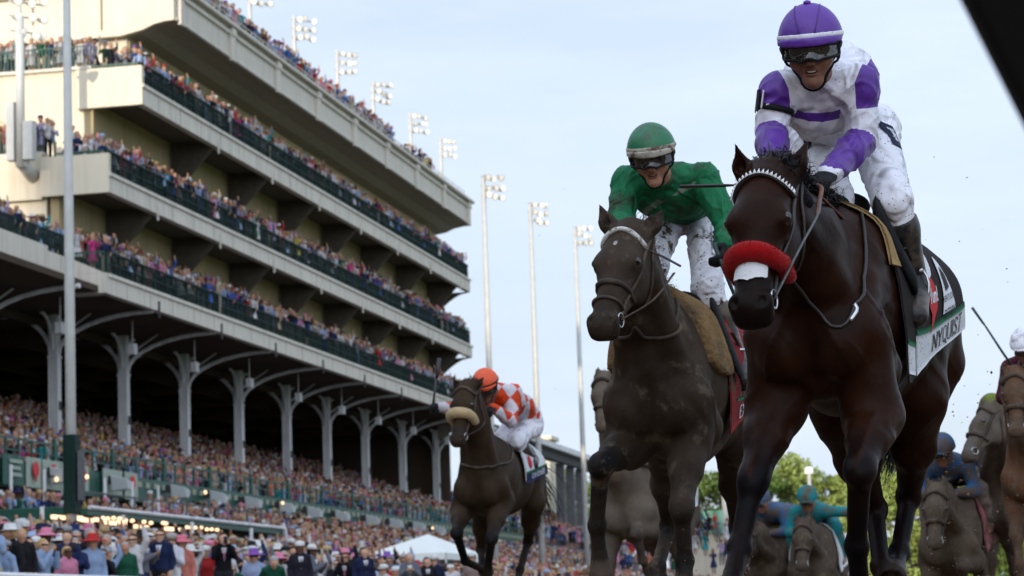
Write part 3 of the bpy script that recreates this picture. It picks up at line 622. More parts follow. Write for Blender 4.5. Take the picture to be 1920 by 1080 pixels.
SER={'N':[((0,0),(0,1)),((0,1),(.75,0)),((.75,0),(.75,1))],'Y':[((0,1),(.38,.48)),((.76,1),(.38,.48)),((.38,.48),(.38,0))],'Q':'o','U':[((0,1),(0,.3)),((0,.3),(.1,.06)),((.1,.06),(.35,0)),((.35,0),(.6,.06)),((.6,.06),(.7,.3)),((.7,.3),(.7,1))],
 'I':[((.1,0),(.1,1))],'S':[((.58,.8),(.5,.96)),((.5,.96),(.3,1)),((.3,1),(.08,.9)),((.08,.9),(.06,.68)),((.06,.68),(.5,.4)),((.5,.4),(.58,.2)),((.58,.2),(.3,0)),((.3,0),(.06,.08)),((.06,.08),(.0,.25))],
 'T':[((0,1),(.7,1)),((.35,1),(.35,0))],'A':[((0,0),(.36,1)),((.36,1),(.72,0)),((.14,.36),(.58,.36))],'G':[((.62,.8),(.5,.97)),((.5,.97),(.3,1)),((.3,1),(.08,.8)),((.08,.8),(0,.5)),((0,.5),(.08,.2)),((.08,.2),(.3,0)),((.3,0),(.62,.1)),((.62,.1),(.62,.45)),((.62,.45),(.4,.45))],
 'E':[((0,0),(0,1)),((0,1),(.55,1)),((0,.52),(.42,.52)),((0,0),(.55,0))],'R':[((0,0),(0,1)),((0,1),(.4,1)),((.4,1),(.56,.88)),((.56,.88),(.56,.66)),((.56,.66),(.4,.52)),((.4,.52),(0,.52)),((.3,.52),(.64,0))],'X':[((0,0),(.66,1)),((0,1),(.66,0))],'O':'o'}
SRF={'N':[(0,0),(.75,1),(0,1)],'Y':[(0,1),(.76,1),(.38,0)],'U':[(0,1),(.7,1)],'I':[(.1,0),(.1,1)],'T':[(.35,0)],'A':[(0,0),(.72,0)],'R':[(0,0),(.66,0)],'X':[(0,0),(.66,0),(0,1),(.66,1)],'E':[],'S':[],'G':[],'Q':[],'O':[]}
WID={'N':.75,'Y':.76,'Q':.8,'U':.7,'I':.2,'S':.6,'T':.7,'A':.72,'G':.64,'E':.56,'R':.64,'X':.66,'O':.8}
def serif_text(txt,h,mapf,m,parent,name='lettering',tk=.085):
    """hand-drawn serif capitals from thin strokes, centred, laid on a surface by mapf(u,v)"""
    V=[];F=[]; tot=sum(WID[c]+.22 for c in txt)-.22; x=-tot/2
    def stroke(a,b,t):
        a=np.array(a,float);b=np.array(b,float);d=b-a;L=np.linalg.norm(d); n=np.array([-d[1],d[0]])/L*t/2; k=len(V); ns=max(1,int(L/.34))
        for i in range(ns+1):
            p=a+d*i/ns; V.append(p-n);V.append(p+n)
        for i in range(ns): F.append((k+2*i,k+2*i+2,k+2*i+3,k+2*i+1))
    for c in txt:
        st=SER[c]
        if st=='o':
            an=np.linspace(0,2*math.pi,15); pt=[(.4+.4*math.cos(q),.5+.5*math.sin(q)) for q in an]; st=[(pt[i],pt[i+1]) for i in range(14)]
            if c=='Q': st.append(((.42,.2),(.85,-.2)))
        for a,b in st:
            vert=abs(a[0]-b[0])<.1 or (c in 'NAXY' and a[1]>b[1]); t=tk*(1.5 if vert else .75 if abs(a[1]-b[1])<.1 else 1.1)
            stroke((x+a[0],a[1]-.5),(x+b[0],b[1]-.5),t)
        for s in SRF[c]: stroke((x+s[0]-.13,s[1]-.5),(x+s[0]+.13,s[1]-.5),tk*.6)
        x+=WID[c]+.22
    V=np.array(V)*h; W=mapf(V[:,0],V[:,1])-wloc(parent)
    return link(bpy.data.objects.new(name,mesh_np(name,W,np.array(F),[m])),parent)
# ------------------------------------------------ horse
def horse(T,O,fwd,J=None,head=None,zo=0.,sc=1.,vox=.012,mats=None,cols=None,tail=True,mane=True,seed=3,hairn=500):
    """T: thing empty, O: world point under the trunk, fwd: heading. J: world joints overriding the gallop pose."""
    f=nrm([fwd[0],fwd[1],0]); l=np.array([-f[1],f[0],0]); z=np.array([0,0,1.]); O=np.asarray(O,float)
    W=lambda x,y,h: O+(f*x+l*y+z*h)*sc+z*zo
    J=J or {}; s=SDF(); K={}
    def j(n,*d): K[n]=np.asarray(J[n],float) if n in J else W(*d); return K[n]
    L=(l,.69)
    # trunk
    s.cap(W(.50,0,1.20),W(.20,0,1.22),.265*sc,.375*sc,.08,[L],0); s.ball(W(.52,0,1.0),.13*sc,.08,[],0)
    s.cap(W(.20,0,1.235),W(-.25,0,1.25),.375*sc,.34*sc,.08,[(l,.72)],0)
    s.cap(W(-.25,0,1.25),W(-.62,0,1.35),.34*sc,.27*sc,.1,[(l,.84)],0)
    s.cap(W(-.58,0,1.34),W(-.84,0,1.30),.26*sc,.2*sc,.1,[(l,1.10)],0)
    s.cap(W(.40,0,1.5),W(.02,0,1.5),.12*sc,.1*sc,.12,[],0)           # withers
    s.cap(W(-.45,0,1.5),W(-.66,0,1.52),.1*sc,.09*sc,.12,[(l,1.6)],0)  # croup
    for sg in (1,-1):
        s.cap(W(.36,.15*sg,1.48),W(.60,.155*sg,1.12),.105*sc,.115*sc,.07,[(l,.85)],0)   # shoulder
        s.ball(W(.66,.10*sg,1.07),.118*sc,.03,[(z,1.2)],0)                              # breast
        s.cap(W(.60,.16*sg,1.12),W(.40,.19*sg,.99),.11*sc,.1*sc,.05,[],0)
        s.cap(W(-.72,.13*sg,1.38),W(-.84,.13*sg,1.14),.17*sc,.15*sc,.07,[],0)
    s.cap(W(.80,0,1.22),W(.765,0,.98),.03*sc,.045*sc,.05,[],0,-1)
    # head frame
    hd=head or {}
    poll=hd.get('poll',W(1.12,0,1.72)); nose=hd.get('nose',W(1.52,0,1.36)); fh=hd.get('face',W(1,0,.9)-W(0,0,0))
    h=nose-poll; hl=np.linalg.norm(h); h/=hl; q=hl/.60; ff=nrm(fh-(fh@h)*h); ss=np.cross(ff,h)
    if ss@l<0: ss=-ss
    Hp=lambda a,b,c: poll+(h*a+ss*b+ff*c)*q
    K.update(poll=poll,nose=nose,h=h,ff=ff,ss=ss,q=q,Hp=Hp,W=W,l=l,f=f)
    # neck
    nm=j('neck',.80,0,1.52)
    nb=W(.46,0,1.34); na=(l,.62)
    s.cap(nb,nm,.30*sc,.182*sc,.1,[na],0); s.cap(nm,Hp(.06,0,-.13),.182*sc,.108*q,.07,[na],0)
    s.cap(nm+(nb-nm)*.1+z*.03*sc,Hp(.02,0,-.12),.12*sc,.1*q,.05,[],0)
    for sg in (1,-1): s.cap(Hp(.1,.05*sg,-.16),W(.57,.13*sg,1.2),.062*q,.08*sc,.035,[],0)
    S1=(ss,.96)
    s.cap(Hp(.0,0,-.07),Hp(.20,0,-.035),.098*q,.105*q,.04,[S1],1)
    s.cap(Hp(.05,0,-.02),Hp(.22,0,-.012),.07*q,.085*q,.03,[(ss,1.1)],1)
    s.cap(Hp(.20,0,-.02),Hp(.46,0,-.008),.082*q,.056*q,.04,[(ss,.92)],1)
    s.cap(Hp(.45,0,-.012),Hp(.55,0,-.02),.058*q,.062*q,.03,[],2)
    for sg in (1,-1):
        s.ball(Hp(.215,.083*sg,.006),.036*q,.03,[],1)                    # eye socket
        s.cap(Hp(.17,.08*sg,.026),Hp(.235,.092*sg,.03),.013*q,.012*q,.02,[],1)   # brow ridge
        s.ball(Hp(.20,.035*sg,-.155),.108*q,.04,[(ss,.5)],1)             # jowl
        s.cap(Hp(.20,.05*sg,-.13),Hp(.43,.028*sg,-.075),.07*q,.036*q,.03,[(ss,.7)],1)
        s.cap(Hp(.25,.072*sg,-.035),Hp(.40,.05*sg,-.03),.018*q,.01*q,.02,[],1)  # facial crest
        s.ball(Hp(.545,.043*sg,.004),.036*q,.02,[(h,1.1)],2)             # nostril flare
        s.ball(Hp(.56,.050*sg,.034),.017*q,.008,[(h,1.35)],2,-1)
        s.ball(Hp(.225,.110*sg,.014),.012*q,.008,[(h,1.5)],1,-1)           # eye opening
    s.cap(Hp(.575,-.03,-.035),Hp(.575,.03,-.035),.04*q,.04*q,.03,[],2)
    s.cap(Hp(.47,0,-.075),Hp(.545,0,-.085),.034*q,.034*q,.025,[(ss,1.2)],2)
    s.cap(Hp(.60,-.05,-.068),Hp(.60,.05,-.068),.006*q,.006*q,.006,[(h,2.5)],2,-1)
    ears=hd.get('ears',[None,None])
    for sg,e in zip((1,-1),ears):
        e=e if e is not None else Hp(-.17,.07*sg,.02)
        r0=Hp(.0,.080*sg,-.06); d=e-r0; es=hd.get('es',1.); s.cap(r0,r0+d*.45,.03*q,.034*q*es,.02,[],6); s.cap(r0+d*.4,e,.034*q*es,.005*q,.012,[],6)
        s.cap(r0+d*.3+ff*.03*q,r0+d*.75+ff*.022*q,.02*q,.010*q,.01,[],6,-1)
    # legs
    LEG=dict(fr=[(.42,-.19,.98),(.62,-.17,.66),(.66,-.15,.42),(.62,-.15,.26)],fl=[(.40,.19,.98),(.80,.15,.92),(.62,.14,.68),(.5,.14,.62)],
             hr=[(-.50,-.18,1.0),(-.86,-.16,.78),(-1.05,-.15,.52),(-1.16,-.15,.42)],hl=[(-.42,.19,1.0),(-.55,.16,.62),(-.30,.15,.36),(-.18,.15,.22)])
    for n,P in LEG.items():
        P=[j(n+str(i),*p) for i,p in enumerate(P)]; front=n[0]=='f'; sg=1 if n[1]=='l' else -1
        d=nrm(P[3]-P[2]); hf=P[3]; ya=f
        if front:
            s.cap(W(.55,.16*sg,1.10),P[0],.12*sc,.115*sc,.035,[],3); s.cap(P[0]+(P[1]-P[0])*.05+l*sg*.035*sc,P[0]+(P[1]-P[0])*.42+l*sg*.03*sc,.07*sc,.05*sc,.02,[],3)
            s.cap(P[0],P[0]+(P[1]-P[0])*.45,.115*sc,.078*sc,.05,[],3); s.cap(P[0]+(P[1]-P[0])*.4,P[1],.079*sc,.055*sc,.04,[],34)
            s.cap(P[1]+(P[0]-P[1])*.09,P[1]-nrm(P[0]-P[1])*.03,.056*sc,.054*sc,.02,[],4)
            s.ball(P[1]-nrm(np.cross(P[2]-P[1],l))*.008,.055*sc,.03,[],4)
        else:
            s.cap(W(-.60,.13*sg,1.30),P[0],.2*sc,.13*sc,.08,[(l,.8)],3)
            mid=P[0]+(P[1]-P[0])*.5; s.cap(W(-.84,.13*sg,1.12),mid,.13*sc,.085*sc,.07,[],3)
            s.cap(P[0],mid,.125*sc,.085*sc,.06,[],3); s.cap(mid,P[1],.082*sc,.048*sc,.05,[],34)
            s.cap(P[1],P[1]+nrm(P[1]-P[0])*.03*sc+nrm(P[1]-P[2])*.035*sc,.045*sc,.028*sc,.02,[],4); s.ball(P[1],.058*sc,.02,[],4)
        s.cap(P[1],P[2],(.046 if front else .042)*sc,.038*sc,.03,[],4)
        tend=nrm(np.cross(l,P[2]-P[1]))*.02*sc; tend=tend if (tend@f)<0 or not front else -tend
        s.cap(P[1]+(P[2]-P[1])*.15+tend,P[2]+tend,.018*sc,.019*sc,.02,[],4)
        s.ball(P[2],.048*sc,.02,[],4); s.ball(P[2]+tend*1.2,.035*sc,.02,[],4)
        s.cap(P[2],P[3],.038*sc,.038*sc,.02,[],4)
        s.cap(P[3],P[3]+d*.03*sc,.042*sc,.047*sc,.015,[],4); s.cap(P[3]+d*.03*sc,P[3]+d*.085*sc,.047*sc,.06*sc,.008,[],5)
        s.ball(P[3]+d*.155*sc,.06*sc,.005,[],5,-1)
    cb,cd,cm,chf=cols or ((.06,.03,.018),(.015,.011,.01),(.02,.014,.012),(.07,.06,.05))
    def colf(V):
        bi,bt=s.ids(V); g=np.array([p[6] for p in s.p])[bi]; c=np.tile(np.array(cb),(len(V),1))
        c[g==1]=np.array(cb)*.95; c[g==2]=cm; c[g==4]=cd; c[g==5]=chf; c[g==6]=np.array(cb)*.7
        m=g==34; t=bt[m][:,None]; c[m]=np.array(cb)*(1-t)+np.array(cd)*t
        return c
    if vox<.015:
        vn=[]
        for sg in (1,-1):
            vn+=[[W(.64,.2*sg,1.32),W(.60,.26*sg,1.18),W(.52,.27*sg,1.05),W(.45,.26*sg,.98)],[W(.60,.26*sg,1.18),W(.50,.28*sg,1.2),W(.40,.28*sg,1.12)],[Hp(.24,.09*sg,-.06),Hp(.32,.08*sg,-.01),Hp(.40,.06*sg,.02),Hp(.46,.055*sg,.01)],[Hp(.32,.08*sg,-.01),Hp(.36,.08*sg,-.05)],
              [W(.78,.07*sg,1.18),W(.74,.12*sg,1.06),W(.66,.16*sg,.95)]]
            P0,P1=K['f%s0'%('l' if sg>0 else 'r')],K['f%s1'%('l' if sg>0 else 'r')]; vn.append([P0+f*.12+l*sg*.04,P0+(P1-P0)*.5+f*.1+l*sg*.02,P1+f*.06])
        for ln in vn:
            q_=s.snap(curve(ln,12),-.002,6)
            for a_,b_ in zip(q_[:-1],q_[1:]): s.cap(a_,b_,.0065*sc,.006*sc,.010,[],0 if ln is not None else 0)
    Vx,Q=s.mesh(vox); Vx=smooth_mesh(Vx,Q,2 if vox<.02 else 1); Q=orient(Vx-Vx.mean(0),Q); c=smooth_mesh(colf(Vx),Q,4)
    if vox<.015:
        x,y_,z_=Vx.T; dd=np.sin(34*(x*.5+z_*.85)+2.5*np.sin(9*y_+7*z_))*np.sin(27*(x-z_*.3)+2*np.sin(11*z_)+6*y_); dd=dd+.8*np.maximum(0,np.sin(30*x+2.2*np.sin(16*z_)+9*y_)-.86)*5
        bi,_=s.ids(Vx); gg=np.array([p[6] for p in s.p])[bi]; Vx=Vx+s.grad(Vx,None,.01)*(dd*np.where((gg==0)|(gg==3),.0034,.0006))[:,None]
    me=mesh_np('body',Vx-wloc(T),Q,[mats['coat']],True); vcol(me,'Col',c); link(bpy.data.objects.new('body',me),T)
    for sg in (1,-1):
        b=MB(); b.lathe([(.022*q*math.sin(t)+.0002,-.022*q*math.cos(t)) for t in np.linspace(.05,math.pi-.05,9)],Hp(.216,.0965*sg,.016),14); b.build('eye',mats['eye'],T,smooth=True)
    if mane:
        rg=np.random.default_rng(seed); n=hairn; t=rg.uniform(0,1,(n,1)); a=Hp(-.03,0,-.08); b_=W(.42,0,1.60); m_=nm+(nrm(np.cross(l,Hp(0,0,-.1)-nm)) if True else 0)*0+z*.17*sc
        pts=(1-t)**2*a+2*t*(1-t)*m_+t*t*b_+rg.normal(size=(n,3))*.012*sc
        pts=s.snap(pts,0.,4); hair('mane',pts,np.tile(-f*.35+z*.75+ss*hd.get('flip',.3),(n,1)),.11*sc,mats['hair'],T,grav=1.4,wid=.004*sc,curl=.04,seed=seed)
        n=int(hairn*hd.get('fn',1.2)); pts=Hp(-.045,0,-.04)+rg.uniform(-1.6,1.6,size=(n,1))*ss*.035*q+rg.normal(size=(n,3))*.012
        hair('forelock',pts,np.tile(ff*.15-h*.8-f*hd.get('blow',.5)*.6+ss*.45*hd.get('fs',1),(n,1)),.10*sc,mats['hair'],T,grav=3.2,wid=.0022*sc,curl=.05,seed=seed+1)
    if tail:
        rg=np.random.default_rng(seed+5); n=hairn; d0=W(-1,0,.1)-W(0,0,0); pts=W(-.98,0,1.42)+rg.normal(size=(n,3))*.025*sc
        hair('tail',pts,np.tile(d0,(n,1)),.85*sc,mats['hair'],T,grav=2.2,wid=.008*sc,seg=9,curl=.05,seed=seed)
    return s,K
def bridle(T,s,K,mats,wid=.010,nose=.33,nosemat=None,noserad=None,brow=True,studs=None,lower=True,rein=None,reinmat=None):
    Hp=K['Hp']; q=K['q']; B=thing_child('bridle',T)
    def ring(a,c0,lo,hi,off,n=26): return s.snap(np.array([Hp(a,math.sin(t)*.14,c0+math.cos(t)*.14) for t in np.linspace(R(lo),R(hi),n)]),off,8,(1,2))
    if brow:
        P=s.snap(np.array([Hp(.045+.045*abs(math.sin(t))**2,math.sin(t)*.15,-.03+math.cos(t)*.14) for t in np.linspace(R(-95),R(95),26)]),.006,8,(1,))
        b=MB(); b.tube(list(P),wid*1.2,6); b.build('browband',mats['brow'],B,smooth=True)
        if studs:
            C=P.mean(0)
            for i in range(2,24):
                p=P[i]; t=nrm(P[i+1]-P[i-1]); nn=s.grad(p[None],(1,))[0]; up=nrm(np.cross(t,nn)); up=up if up@K['h']<0 else -up
                b=MB(); a=p+nn*.013; b.add([a-t*.008-up*.008,a+t*.008-up*.008,a+up*.018,a-up*.002+nn*.007],[(0,1,3),(1,2,3),(2,0,3),(0,2,1)]); b.build('stud',studs,B)
    for sg in (1,-1):
        P=[Hp(.0,.085*sg,-.08),Hp(.13,.12*sg,-.04),Hp(.30,.12*sg,-.06),Hp(.44,.09*sg,-.05),Hp(.495,.075*sg,-.045)]
        strap('cheek_strap',P,wid*.9,mats['leather'],B,s,.005,20,snapg=(1,2))
        P=[Hp(.0,.085*sg,-.09),Hp(.12,.12*sg,-.13),Hp(.24,.10*sg,-.24),Hp(.27,.03*sg,-.27)]
        strap('throat_strap',P,wid*.7,mats['leather'],B,s,.005,16,snapg=(0,1))
        b=MB(); c=s.snap(np.array([Hp(.505,.09*sg,-.045)]),.008,8,(1,2))[0]; P=[c+(K['h']*math.cos(t)+K['ff']*math.sin(t))*.032*q for t in np.linspace(0,2*math.pi,17)]
        b.tube(P,.004*q,5); b.build('bit_ring',mats['metal'],B,smooth=True); K['bit%d'%sg]=c
    P=ring(nose,-.03,-128,128,.005 if not noserad else noserad*.55,34)
    b=MB(); n=len(P); b.tube(list(P),[ (noserad or wid*1.3)*(.75+.25*math.sin(math.pi*i/(n-1))) for i in range(n)],12 if noserad else 6); nbo=b.build('noseband',nosemat or mats['leather'],B,smooth=True)
    if noserad:
        rg=np.random.default_rng(3); nn=4200; ii=rg.integers(1,n-2,nn); tt=rg.uniform(0,1,(nn,1)); c_=P[ii]*(1-tt)+P[ii+1]*tt; tg=P[ii+1]-P[ii-1]; tg/=np.linalg.norm(tg,axis=1)[:,None]
        dr=rg.normal(size=(nn,3)); dr-=(dr*tg).sum(1)[:,None]*tg; dr/=np.linalg.norm(dr,axis=1)[:,None]; rr_=noserad*(.75+.25*np.sin(math.pi*ii/(n-1)))[:,None]
        hair('fleece',c_+dr*rr_*.97,dr,noserad*.15,nosemat,nbo,grav=.2,wid=noserad*.028,seg=3,curl=noserad*.03,seed=5)
    if lower: b=MB(); b.tube(list(ring(.45,-.04,-150,150,.005)),wid*.8,6); b.build('lower_noseband',mats['leather'],B,smooth=True)
    for sg in (1,-1):
        if rein and rein.get(sg) is not None: 
            b=MB(); mids=rein[sg]; b.tube(list(curve([K['bit%d'%sg]]+mids,22)),.009,6,flat=.5); b.build('rein',reinmat or mats['leather'],B,smooth=True)
    return B
def thing_child(name,T):
    o=bpy.data.objects.new(name,None); o.empty_display_size=.1; return link(o,T)
# ------------------------------------------------ person
def person_sdf(J,hs=1.,bulk=1.,fingers=True):
    """J: joints in world space: head (centre of skull), face (direction), up, neck, chest, waist, pelvis; sh/el/wr/ha + l|r; hip/kn/an/toe + l|r"""
    s=SDF(); u=nrm(J['up']); f=J['face']; f=nrm(f-(f@u)*u); sd=np.cross(u,f); c=A(*J['head']); k=hs
    P=lambda a,b,d: c+(sd*a+f*b+u*d)*k
    s.ball(P(0,-.012,.03),.088*k,.03,[(f,1.1),(u,1.05)],0)
    s.cap(P(0,.025,-.025),P(0,.043,-.084),.068*k,.041*k,.03,[(sd,.98)],0)
    s.ball(P(0,.07,-.095),.020*k,.02,[],0)
    for g in (1,-1):
        s.ball(P(.042*g,.048,-.02),.034*k,.03,[],0); s.cap(P(.0,.088,.035),P(.045*g,.074,.036),.014*k,.012*k,.015,[],0)
        s.ball(P(.032*g,.098,.012),.013*k,.012,[(sd,1.3)],0,-1); s.ball(P(.013*g,.098,-.026),.011*k,.008,[],0)
        s.ball(P(.088*g,-.005,-.002),.026*k,.01,[(sd,.35),(f,.6)],0)
    s.cap(P(0,.09,.02),P(0,.108,-.02),.011*k,.015*k,.012,[],0)
    s.cap(P(-.024,.080,-.047),P(.024,.080,-.047),.009*k,.009*k,.012,[],0); s.cap(P(-.018,.077,-.068),P(.018,.077,-.068),.009*k,.009*k,.012,[],0)
    for g in (1,-1): s.cap(P(.022*g,.10,-.02),P(.042*g,.085,-.058),.006*k,.004*k,.012,[],0,-1)
    s.cap(P(-.026,.092,-.057),P(.026,.092,-.057),.008*k,.008*k,.004,[(u,.95)],0,-1)
    s.cap(P(0,-.02,-.05),J['neck'],.056*k*bulk,.06*k*bulk,.03,[],1)
    lat=nrm(A(*J['shl'])-A(*J['shr'])); ch,wa,pe=[A(*J[n]) for n in ('chest','waist','pelvis')]
    nx=nrm(np.cross(lat,nrm(ch-wa))); B=bulk
    s.cap(ch,wa,.135*B,.112*B,.06,[(lat,1.22),(nx,.82)],2); s.cap(wa,pe,.112*B,.135*B,.06,[(lat,1.15),(nx,.9)],25)
    s.cap(J['neck'],ch,.065*B,.12*B,.06,[(lat,1.3)],2); s.cap(J['neck'],A(*J['neck'])+(P(0,-.02,-.05)-A(*J['neck']))*.3,.058*B,.052*B,.04,[],2)
    for c_,r_ in J.get('extra',[]): s.ball(c_,r_,.08,[(lat,1.2)],2)
    for g,n in ((1,'l'),(-1,'r')):
        sh,el,wr,ha=[A(*J[q+n]) for q in ('sh','el','wr','ha')]
        s.cap(A(*J['neck'])+(sh-A(*J['neck']))*.25,sh,.048*B,.052*B,.05,[],2)
        gu,gf=(30,31) if g>0 else (40,41)
        s.cap(sh,el,.055*B,.043*B,.035,[],gu); s.cap(el,el+(wr-el)*.35,.043*B,.042*B,.02,[],gf); s.cap(el+(wr-el)*.35,wr,.042*B,.027*B,.02,[],gf)
        gh=50 if g>0 else 51; d=nrm(ha-wr); pn=J.get('palm'+n); pn=nrm(pn-(pn@d)*d) if pn is not None else nrm(np.cross(d,lat)); sx=np.cross(d,pn)
        s.cap(wr,wr+d*.03,.026*B,.028*B,.015,[(pn,.8)],gh); s.cap(wr+d*.03,wr+d*.078,.034*B,.036*B,.015,[(pn,.45)],gh)
        if fingers:
            cu=J.get('curl'+n,1.2)
            for i,(o,L) in enumerate(((-.027,.9),(-.009,1.0),(.009,.95),(.026,.78))):
                a=wr+d*(.082-abs(o)*.15)+sx*o; th=0; rr=.0095
                for sgm,ll in enumerate((.040,.026,.02)):
                    th+=cu*(.55+.12*i*.3) if sgm else cu*.45
                    b=a+(d*math.cos(th)+pn*math.sin(th))*ll*L; s.cap(a,b,rr,rr*.9,.005,[],gh); a=b; rr*=.92
            a=wr+d*.028-sx*.03; b=a+nrm(d*.7-sx*.6+pn*.35)*.036; s.cap(a,b,.0125,.011,.01,[],gh); s.cap(b,b+nrm(d*.8-sx*.05+pn*.7)*.03,.011,.009,.005,[],gh)
        else: s.cap(wr+d*.07,ha,.03,.022,.02,[(pn,.6)],gh)
        hp,kn,an,to=[A(*J[q+n]) for q in ('hip','kn','an','toe')]; gt,gc,gft=(60,61,62) if g>0 else (70,71,72)
        s.cap(pe+(hp-pe)*.4,hp,.115*B,.1*B,.06,[],25); s.cap(hp,kn,.094*B,.062*B,.05,[],gt)
        s.ball(kn,.06*B,.03,[],gt); s.cap(kn,kn+(an-kn)*.35,.058*B,.057*B,.03,[],gc+2); s.cap(kn+(an-kn)*.35,an,.057*B,.038*B,.03,[],gc)
        fd=nrm(to-an); s.cap(an,an+fd*.05,.042,.042,.02,[],gft); s.cap(an+fd*.04,to,.042,.032,.02,[],gft); s.cap(an,an-fd*.035-nrm(kn-an)*.03,.036,.03,.02,[],gft)
    J['_P']=P; J['_f']=f; J['_u']=u; J['_s']=sd; J['_k']=k
    return s
def plane(p,n): 
    p=np.asarray(p,float); n=nrm(n); return lambda X:(X-p)@n      # keeps the side opposite to n
def jockey(T,J,mt,vox=.008,jcol=None,hs=1.08,cover=None,goggles=True,band=True,hd_vox=None,bootcut=.22,peak=True,jmask=None):
    s=person_sdf(J,hs,1.0); P,f,u,sd,k=J['_P'],J['_f'],J['_u'],J['_s'],J['_k']
    sdf_obj('body',s,min(vox,.006) if vox<.01 else vox,mt['skin'],T)
    dn=nrm(A(*J['pelvis'])-A(*J['waist'])); pv=A(*J['pelvis'])
    sdf_obj('jersey',s,vox,mt['silk'],T,groups=(2,25,30,31,40,41),off=J.get('loose',.019),fold=.0046,clip=lambda X:(X-pv)@dn+.05,colf=jcol(s) if jcol else None,maskf=jmask(s) if jmask else None)
    sdf_obj('breeches',s,vox,mt['breech'],T,groups=(25,60,63,70,73),off=.016,fold=.0042)
    for n,g in (('l',(61,62,63)),('r',(71,72,73))):
        kn,an=A(*J['kn'+n]),A(*J['an'+n]); d=nrm(an-kn); c0=kn+(an-kn)*bootcut
        sdf_obj('boot',s,vox,mt['boot'],T,groups=g,off=.023,clip=lambda X:(c0-X)@d)
        sdf_obj('glove',s,min(vox,.009),mt['glove'],T,groups=(50,) if n=='l' else (51,),off=.004)
    hc=P(0,-.005,.045); hb=SDF(); hb.ball(hc,.110*k,.01,[(f,1.17),(u,1.2),(sd,1.04)],0)
    cutn=nrm(-u*1+f*.10); base=P(0,0,.048)
    H=sdf_obj('helmet',hb,min(vox,.01),mt['helmet'],T,off=.004,clip=lambda X:(X-base)@cutn)
    hl=SDF(); hl.ball(P(0,-.012,.03),.098*k,.01,[(f,1.1),(u,1.0),(sd,1.03)],0)
    sdf_obj('helmet_liner',hl,min(vox,.01),mt['glove'],T,clip=lambda X:(X-P(0,.02,0))@f)
    if band: sdf_obj('helmet_band',hb,min(vox,.006),mt['band'],H,off=.0075,clip=lambda X:np.maximum((X-base-u*.008)@cutn,-((X-base)@cutn)-.030))
    if peak:
        pk=SDF(); pk.ball(P(0,.014,.045),.110*k,.01,[(f,1.2),(u,1.1),(sd,1.03)],0)
        sdf_obj('visor',pk,min(vox,.006),mt.get('visor',mt['helmet']),T,off=.005,clip=lambda X:np.maximum(np.maximum(-((X-base)@cutn)-.012,(X-base)@cutn-.016-.10*((X-hc)@f-.09)),(P(0,.02,.0)-X)@f))
    if goggles:
        a=np.linspace(-1.15,1.15,27)[:,None]; b=np.linspace(-1,1,9)[None]
        hh=.027*(1-.35*np.exp(-(a/.16)**2)*(b<0))*(1-.25*(abs(a)/1.15)**3)
        G=P(0,0,0)+ (u*.018*k)+ (hh*b)[...,None]*u*k+(np.cos(a)*.14+0*b)[...,None]*f*k+(np.sin(a)*.14+0*b)[...,None]*sd*k
        G=s.snap(G,.020,6,(0,)); patch('goggle_lens',G,mt['lens'],T,.006)
        E=np.concatenate([G[:,0],G[-1,1:],G[::-1,-1][1:],G[0,::-1][1:]]); bb=MB(); bb.tube(list(E),.006,6); bb.build('goggle_frame',mt['glove'],T,smooth=True)
        for g,e in ((1,G[-1,4]),(-1,G[0,4])):
            strap('goggle_strap',[e,P(.105*g,.0,.03),P(.08*g,-.09,.04)],.010,mt['glove'],T,None,n=10)
    for g in (1,-1): strap('chin_strap',[P(.098*g,-.0,.045),P(.098*g,.01,-.02),P(.06*g,.035,-.085),P(0.0*g,.04,-.13)],.0055,mt['glove'],T,s,.005,14,snapg=(0,1))
    b=MB(); b.tube([P(t*.024,.0885-.010*t*t,-.0575+.004*t*t) for t in np.linspace(-1,1,9)],.0055,6); b.build('mouth',mt['mouth'] if 'mouth' in mt else M_mouth,T,smooth=True)
    for du,rr in ((-.0495,.0042),(-.0665,.0052)): b=MB(); b.tube([P(t*.023,.0915-.012*t*t,du+(.003 if du>-.06 else -.0)*-abs(t)+.004*t*t) for t in np.linspace(-1,1,9)],[rr*.4]+[rr]*7+[rr*.4],6); b.build('lip',M_lip,T,smooth=True)
    for g in (1,-1): b=MB(); b.lathe([(.0005,-.003),(.0045,0),(.0005,.003)],P(.008*g,.118,-.031),8); b.build('nostril',M_mouth,T)
    b=MB(); b.tube([P(t*.017,.0915-.008*t*t,-.0545) for t in np.linspace(-1,1,7)],.0035,6); b.build('teeth',mt['teeth'],T,smooth=True)
    return s
# ------------------------------------------------ materials for horses and riders
MUD=(.105,.075,.052)
M_eye=mat('horse_eye',(.006,.004,.003),.06,0,spec=.9)
M_blackhair=mat('black_hair',(.010,.009,.010),.42,.3,30); M_brownhair=mat('brown_hair',(.03,.02,.014),.5,.3,30)
M_leather=mat('dark_leather',(.018,.014,.012),.42,.3,20,.4,120); M_brleather=mat('brown_leather',(.16,.055,.03),.5,.3,30)
M_metal=mat('bit_steel',(.6,.6,.6),.3,.1,metal=.9)
def coat(name,rough=.5,mud=None,speck=None,bump=.5,spec=.075): return mat(name,(0,0,0),rough,.28,5.5,bump,42,attr='Col',dirt=mud,speck=speck,bdist=.003,spec=spec)
M_skin=mat('skin',(.40,.19,.12),.5,.18,26,.4,120,speck=(MUD,75,.13)); M_skind=mat('skin_tan',(.22,.10,.058),.45,.2,26,.4,120,speck=(MUD,80,.10))
M_mouth=mat('mouth_inside',(.02,.006,.005),.5,0); M_lip=mat('lips',(.17,.06,.045),.45,.1)
M_glove=mat('black_glove',(.012,.012,.013),.55,.2,20); M_boot=mat('muddy_boot',(.007,.008,.011),.38,.2,12,.3,60,dirt=(MUD,7,.46,.64),spec=.4)
